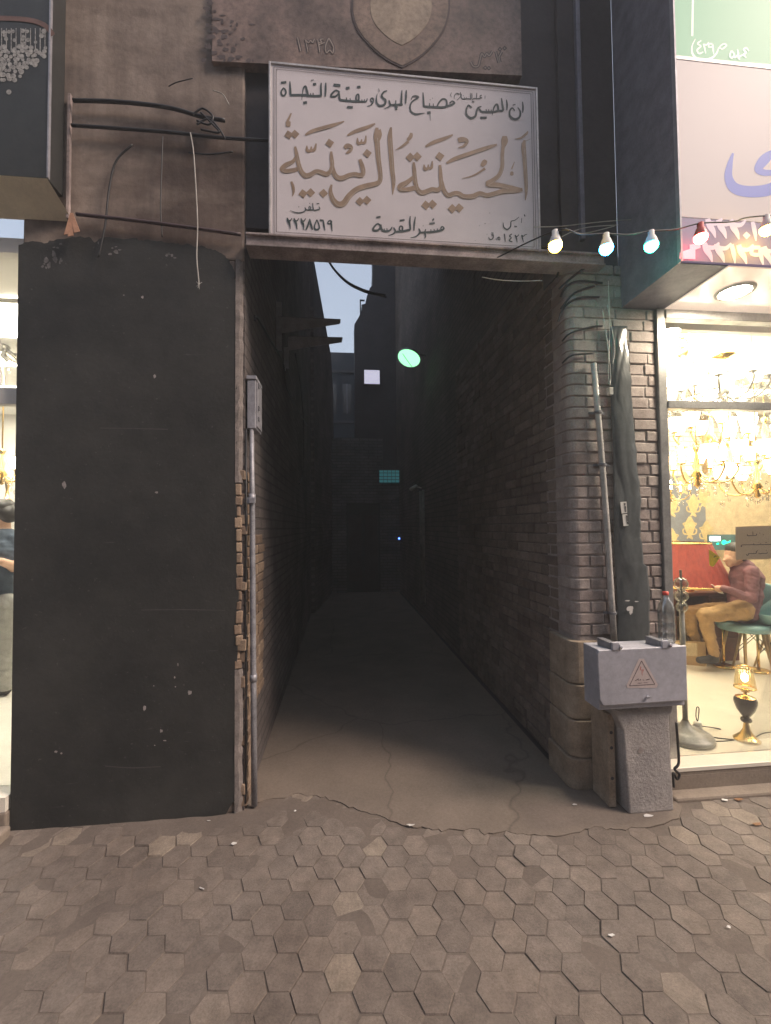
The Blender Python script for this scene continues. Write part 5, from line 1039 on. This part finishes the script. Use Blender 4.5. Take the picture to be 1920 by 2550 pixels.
# seated man with a phone
DM = 4.62
J = lambda x, y, dd=0: atD(x, y, DM+dd)
hips = J(1852, 1520); chest = J(1858, 1440); neck = J(1850, 1402); head = J(1829, 1380)
shN, shF = J(1872, 1425, -.15), J(1846, 1422, .18)
elN, elF = J(1872, 1490, -.22), J(1838, 1478, .22)
wrN, wrF = J(1803, 1466, -.16), J(1795, 1462, .10)
knN, knF = J(1754, 1532, -.12), J(1712, 1524, .16)
anN, anF = J(1778, 1628, -.10), J(1740, 1628, .20)
hpN, hpF = J(1846, 1520, -.10), J(1846, 1518, .10)
u = -RT; dn = V((0, 0, -1))
parts = [(hips, .15, chest, .155, 0), (chest, .15, J(1850, 1416), .11, 0), (shN, .068, shF, .068, 0), (neck, .055, J(1824, 1390), .058, 2),
         (head, .088, head+u*.015+dn*.05, .078, 2), (head+u*.05+dn*.05, .055, head+u*.055+dn*.105, .035, 2), (head+u*.088+dn*.035, .012, head+u*.108+dn*.065, .016, 2), (head+FW*-.085+dn*.02, .020, head+FW*-.085+dn*.045, .016, 2),
         (shN, .066, elN, .050, 0), (elN, .048, wrN, .036, 0), (shF, .066, elF, .050, 0), (elF, .048, wrF, .036, 0),
         (hpN, .105, knN, .072, 1), (hpF, .105, knF, .072, 1), (knN, .070, anN, .048, 1), (knF, .070, anF, .048, 1), (hpN, .11, hpF, .11, 1),
         (anN+dn*.03, .045, anN+dn*.045+u*.02, .045, 3), (anN+dn*.055, .045, anN+dn*.065+u*.15, .036, 3), (anF+dn*.055, .045, anF+dn*.065+u*.15, .036, 3)]
ph = J(1782, 1466, -.04)
for wr in (wrN, wrF):
    d = (ph-wr).normalized(); pm = wr+d*.085; parts.append((wr, .030, pm, .036, 2)); sd = d.cross(V((0, 0, 1))).normalized()
    for k in range(4):
        b0 = pm+sd*(-.027+.018*k)+V((0, 0, .012)); L = (.060, .070, .072, .058)[k]; m1 = b0+d*L*.55+V((0, 0, .004)); parts += [(b0, .0095, m1, .0085, 2), (m1, .0085, m1+d*L*.35+V((0, 0, -.022)), .007, 2)]
    th = wr+d*.04+sd*(.035 if wr is wrN else -.035); parts += [(th, .012, th+d*.05+V((0, 0, .02)), .009, 2)]
def phone(t):
    pass
person('person', 'man in plum shirt and tan trousers sitting and looking at a phone', parts, [M['shirt_plum'], M['trouser_tan'], M['skin'], M['shoe']],
       [(head+V((0, 0, .045))+RT*.02, .098, (1, 1, .85)), (head+RT*.045+dn*.005, .085, (1, 1, 1.05))], V((hips.x, hips.y, FZ)))
o = MB(); Rm = Matrix((u, FW, V((0, 0, 1)))).transposed()
o.hexa([ph+Rm@Matrix.Rotation(-.7, 3, 'Y')@V(q) for q in ((-.075, -.037, -.004), (.075, -.037, -.004), (.075, .037, -.004), (-.075, .037, -.004), (-.075, -.037, .004), (.075, -.037, .004), (.075, .037, .004), (-.075, .037, .004))])
tag(o.build('phone', M['white'], bevel=.002), 'white mobile phone held by the seated man', 'phone')
sb = V((hips.x, hips.y, FZ))
t = thing('stool', 'blue grey upholstered chair under the seated man', 'chair', tuple(sb))
o = MB(); o.lathe([(.001, hips.z-.20-FZ), (.23, hips.z-.20-FZ), (.25, hips.z-.165-FZ), (.23, hips.z-.13-FZ), (.001, hips.z-.125-FZ)], sb, 24); o.build('seat', M['teal'], t, smooth=True)
o = MB(); o.prism([sb+RT*.22+FW*-.2+V((0, 0, hips.z-.15-FZ)), sb+RT*.22+FW*.2+V((0, 0, hips.z-.15-FZ)), sb+RT*.27+FW*.18+V((0, 0, hips.z+.28-FZ)), sb+RT*.27+FW*-.18+V((0, 0, hips.z+.28-FZ))], tuple(RT*.03)); o.build('backrest', M['teal'], t, bevel=.012)
for k in range(4):
    a = .8+k*math.pi/2; o = MB(); o.tube([sb+V((.14*math.cos(a), .14*math.sin(a), hips.z-.2-FZ)), sb+V((.22*math.cos(a), .22*math.sin(a), 0))], [.014, .010], 8); o.build('leg', M['wood'], t, smooth=True)

# ------------------------------------------------------------------ left shop
LFZ = .20
o = MB(); o.box(-6, -1.88, -.02, 4.2, .12, LFZ); tag(o.build('shop_floor', M['marble_edge']), kind='structure')
t = thing('shop_step', 'cement ledge under the left shop floor', 'step', (-2.2, -.05, 0))
o = MB(); o.box(-6, -1.872, -.025, .3, -.02, .118); o.build('riser', M['step'], t, bevel=.01)
o = MB(); o.box(-6, -1.84, -.16, -.026, -.02, .055); o.build('ledge', M['step'], t, bevel=.014)
LW = simple('white_shop_wall', (.78, .75, .68), .6, var=.05)
o = MB(); o.box(-6, -.95, 4.0, 4.1, LFZ, 3.5); tag(o.build('shop_wall', LW), 'white back wall of the left lamp shop', 'wall')
o = MB(); o.box(-1.0, -.93, .37, 4.0, LFZ, 3.5); tag(o.build('shop_wall', LW), 'white right side wall inside the left lamp shop', 'wall')
o = MB(); o.box(-6, -.93, .05, 4.1, 3.36, 3.45); tag(o.build('shop_ceiling', M['white']), 'white ceiling of the left lamp shop', 'ceiling')
ceiling_fills([(-2.5, .9), (-3.6, 1.6), (-2.3, 2.6), (-4.2, 3.0)], 3.35, 22, (1, .92, .78), ['added ceiling fill panel near the window of the left shop', 'added ceiling fill panel in the middle of the left shop', 'added ceiling fill panel deep in the left shop on the right', 'added ceiling fill panel deepest in the left shop'], 'added ceiling fill panels in the left shop')
t = thing('shop_window', 'narrow strip of glazed shopfront of the lamp shop on the left', 'shop window', (-3, 0, LFZ))
o = MB(); o.box(-6, XL-.004, .10, .108, LFZ, 3.4); o.build('glass_pane', M['glass'], t)
z = onY(20, 1010, .1).z
o = MB(); o.box(-6, XL-.004, .07, .13, z, z+.10); o.build('frame_rail', M['white'], t, bevel=.004)
o = MB(); o.box(XL-.03, XL-.004, .05, .099, LFZ, 3.4); o.build('frame_post', M['white'], t, bevel=.003)
g = 'chandeliers hanging in the left shop'
chandelier(5, 1165, 4.0, .26, 6, 'crystal chandelier hanging over the standing man', 3.36, g, 'bell')
chandelier(10, 845, 3.9, .30, 8, 'bright crystal chandelier above the left window rail', 3.36, g, 'bell', 'frame')
c = atD(18, 1215, 4.6); t = thing('wall_sconce', 'gold trumpet shaped vase lamp behind the standing man', 'lamp', tuple(c))
o = MB(); o.lathe([(.05, -.13), (.02, -.11), (.012, -.03), (.02, .05), (.06, .11), (.055, .11), (.001, .04)], c, 16); o.build('vase', M['gold_metal'], t, smooth=True)
o = MB(); cc = atD(18, 1300, 4.75); o.box(cc.x-.3, cc.x+.4, cc.y-.02, cc.y+.25, LFZ, cc.z+.18); tag(o.build('display_cabinet', LW, bevel=.01), 'white display cabinet under the gold vase in the left shop', 'cabinet')
# standing man
D2 = 3.95
K = lambda x, y, dd=0: atD(x, y, D2+dd)
f0 = K(8, 1725); f0.z = LFZ
hd = K(8, 1278); ch_ = K(12, 1375); hp = K(8, 1500); sR = K(34, 1345, .0); sL = K(-22, 1345, .12); eR = K(40, 1412, -.04); wR = K(2, 1398, -.26); eL = K(-30, 1420, .06); wL = K(-8, 1395, -.22)
kR, kL = K(16, 1610, -.03), K(-14, 1610, .10); aR, aL = K(14, 1712, 0), K(-20, 1712, .1)
lf = -RT; dn = V((0, 0, -1))
parts = [(hp, .14, ch_, .155, 0), (ch_, .15, K(10, 1340), .10, 0), (sR, .065, sL, .065, 0), (K(10, 1325), .055, K(8, 1300), .055, 2), (hd+dn*-.02, .095, hd+dn*.05+lf*.02, .08, 2), (hd+lf*.06+dn*.07, .045, hd+lf*.06+dn*.10, .035, 2), (hd+lf*.10+dn*.03, .012, hd+lf*.115+dn*.055, .015, 2), (hd+RT*.0-FW*.095, .022, hd-FW*.095+dn*.03, .016, 2),
         (sR, .066, eR, .055, 0), (eR, .045, wR, .032, 2), (sL, .066, eL, .055, 0), (eL, .045, wL, .032, 2), (K(14, 1505, -.08), .10, kR, .075, 1), (K(0, 1505, .08), .10, kL, .075, 1), (kR, .073, aR, .052, 1), (kL, .073, aL, .052, 1), (hp, .14, hp+dn*.08, .13, 1)]
for a in (aR, aL):
    q = V((a.x, a.y, LFZ+.045)); parts.append((q, .045, q+lf*.17-FW*.05, .035, 3))
for wr in (wR, wL):
    d = (lf*.8-FW*.4).normalized(); pm = wr+d*.08; parts.append((wr, .030, pm, .038, 2)); sd = d.cross(V((0, 0, 1))).normalized()
    for k in range(4):
        b0 = pm+sd*(-.028+.019*k); L = (.062, .074, .076, .060)[k]; m1 = b0+d*L*.55; parts += [(b0, .0095, m1, .0085, 2), (m1, .0085, m1+d*L*.35+dn*.022, .007, 2)]
    th = wr+d*.035+V((0, 0, .03)); parts.append((th, .012, th+d*.05+V((0, 0, .015)), .009, 2))
def glasses(t):
    o = MB(); o.tube([hd-FW*.1+dn*.0, hd-FW*.09+lf*.06, hd-FW*.06+lf*.1], .004, 5); o.build('spectacles', M['ink'], t)
person('person', 'man in dark blue tee shirt and grey jeans standing in the left shop', parts, [M['shirt_navy'], M['trouser_grey'], M['skin'], M['shoe']], [(hd+V((0, 0, .055)), .10, (1, 1, .8)), (hd+RT*.05, .088, (1, 1, 1.0))], f0, glasses)

# left canopy sign with a chandelier print
LX = -1.64
t = thing('shop_sign', 'dark box sign printed with a crystal chandelier over the left shop', 'shop sign', (LX, -.12, 3.55))
z0 = onY(140, 445, -.14).z; z1 = onY(175, 548, -.0).z
o = MB(); o.box(-6, LX, -.14, .0, z0, 6.4); o.build('casing', M['print_dark'], t)
o = MB(); o.box(LX, LX+.008, -.146, -.128, z0, 6.4); o.build('edge_trim', M['steel_lt'], t)
o = MB(); o.prism([(-6, -.14, z0-.002), (LX, -.14, z0-.002), (LX+.055, .005, z1), (-6, .005, z1)], (0, .01, -.006)); o.build('beige_apron', M['canopy_beige'], t)
o = MB(); o.box(LX+.03, LX+.045, -.02, .0, z1, onY(180, 240, 0).z); o.build('side_trim', M['beam'], t)
mt = simple('printed_crystal', (.34, .33, .31), .5, var=.5, scale=60, bmp=0)
PY = -.1415; o = MB(); mb2 = MB()
def disc(mb, x, y, r, Yd): dot(mb, x, y, r, (0, 0, 1), Yd, n=10)
for row in range(13):
    y = 78+row*10; ex = 128-(row*2 if row < 7 else (row-5)*13)
    for k in range(14):
        x = -20+k*11+random.uniform(-4, 4)
        if x < ex: (disc(o, x, y+random.uniform(-3, 3), random.uniform(4, 7), PY) if row > 4 or random.random() < .45 else None)
for k in range(12): stroke(o, [(-20+k*12, 70, 2), (-20+k*12, 130, 3)], (0, 0, 1), PY, False)
pr_ = o.build('crystal_print', mt, t); o = MB(); disc(o, 22, 229, 6.5, PY); o.build('printed_bead', mt, t)
stroke(mb2, [(-40, 44, 12), (60, 48, 12), (110, 62, 12), (132, 88, 12)], (0, 0, 1), PY); mb2.build('brown_rim', simple('printed_brown', (.16, .09, .07), .5, bmp=0), pr_)
# ------------------------------------------------------------------ litter
def scrap(px, py, s, lb, mat='paper', rot=0, name='paper_scrap', cat='litter'):
    p = onZ(px, py, .006); o = MB(); n = 7
    pts = [(p.x+s*random.uniform(.6, 1.1)*math.cos(6.28*k/n+rot), p.y+s*.45*random.uniform(.6, 1.1)*math.sin(6.28*k/n+rot), .006+random.uniform(0, .006)) for k in range(n)]
    c = (p.x, p.y, .010); o.add(pts+[c], [(k, (k+1) % n, n) for k in range(n)])
    ob = o.build(name, M[mat]); md = ob.modifiers.new('s', 'SOLIDIFY'); md.thickness = .0012; tag(ob, lb, cat)
for a in [(1022, 2056, .026, 'white paper scrap on the cement edge in front of the alley'), (1522, 2330, .020, 'white paper scrap lying among the pavers on the right'), (1432, 2005, .018, 'small white scrap on the cement beside the pier'), (1615, 2032, .030, 'white paper strip at the foot of the stone pedestal'), (1805, 1993, .028, 'white paper scrap in front of the shop step'), (583, 2101, .018, 'white scrap on the pavers near the black wall corner'), (1815, 2310, .012, 'pale crumb on the pavers at the far right'), (520, 2044, .012, 'white crumb under the black wall'), (735, 2020, .010, 'tiny white flake left of the cement patch')]: scrap(*a)
scrap(1840, 1992, .035, 'curled dry leaf before the shop step, upper one', 'leaf', .6, 'dry_leaf', 'leaf'); scrap(1884, 2052, .03, 'dry brown leaf on the pavers near the right edge', 'leaf', -.4, 'dry_leaf', 'leaf')
p = onZ(497, 2210, .006); o = MB(); o.tube([p, onZ(508, 2214, .006)], .0025, 5); tag(o.build('cigarette_end', M['paper']), 'thin white stick on the pavers left of centre', 'litter')
# ------------------------------------------------------------------ thin haze volume added as a stand-in for lens veiling glare
mt = bpy.data.materials.new('glare_haze'); mt.use_nodes = True; tt = mt.node_tree; tt.nodes.remove(tt.nodes['Principled BSDF'])
pvn = tt.nodes.new('ShaderNodeVolumePrincipled'); pvn.inputs['Density'].default_value = .011; pvn.inputs['Color'].default_value = (.85, .87, .92, 1); pvn.inputs['Anisotropy'].default_value = .2
tt.links.new(pvn.outputs[0], tt.nodes['Material Output'].inputs['Volume'])
o = MB(); o.box(-62, 62, -62, 62, -1.6, 17.5); hz = o.build('haze', mt); hz['kind'] = 'stuff'
for ob in bpy.data.objects:
    if '_base' in ob: del ob['_base']
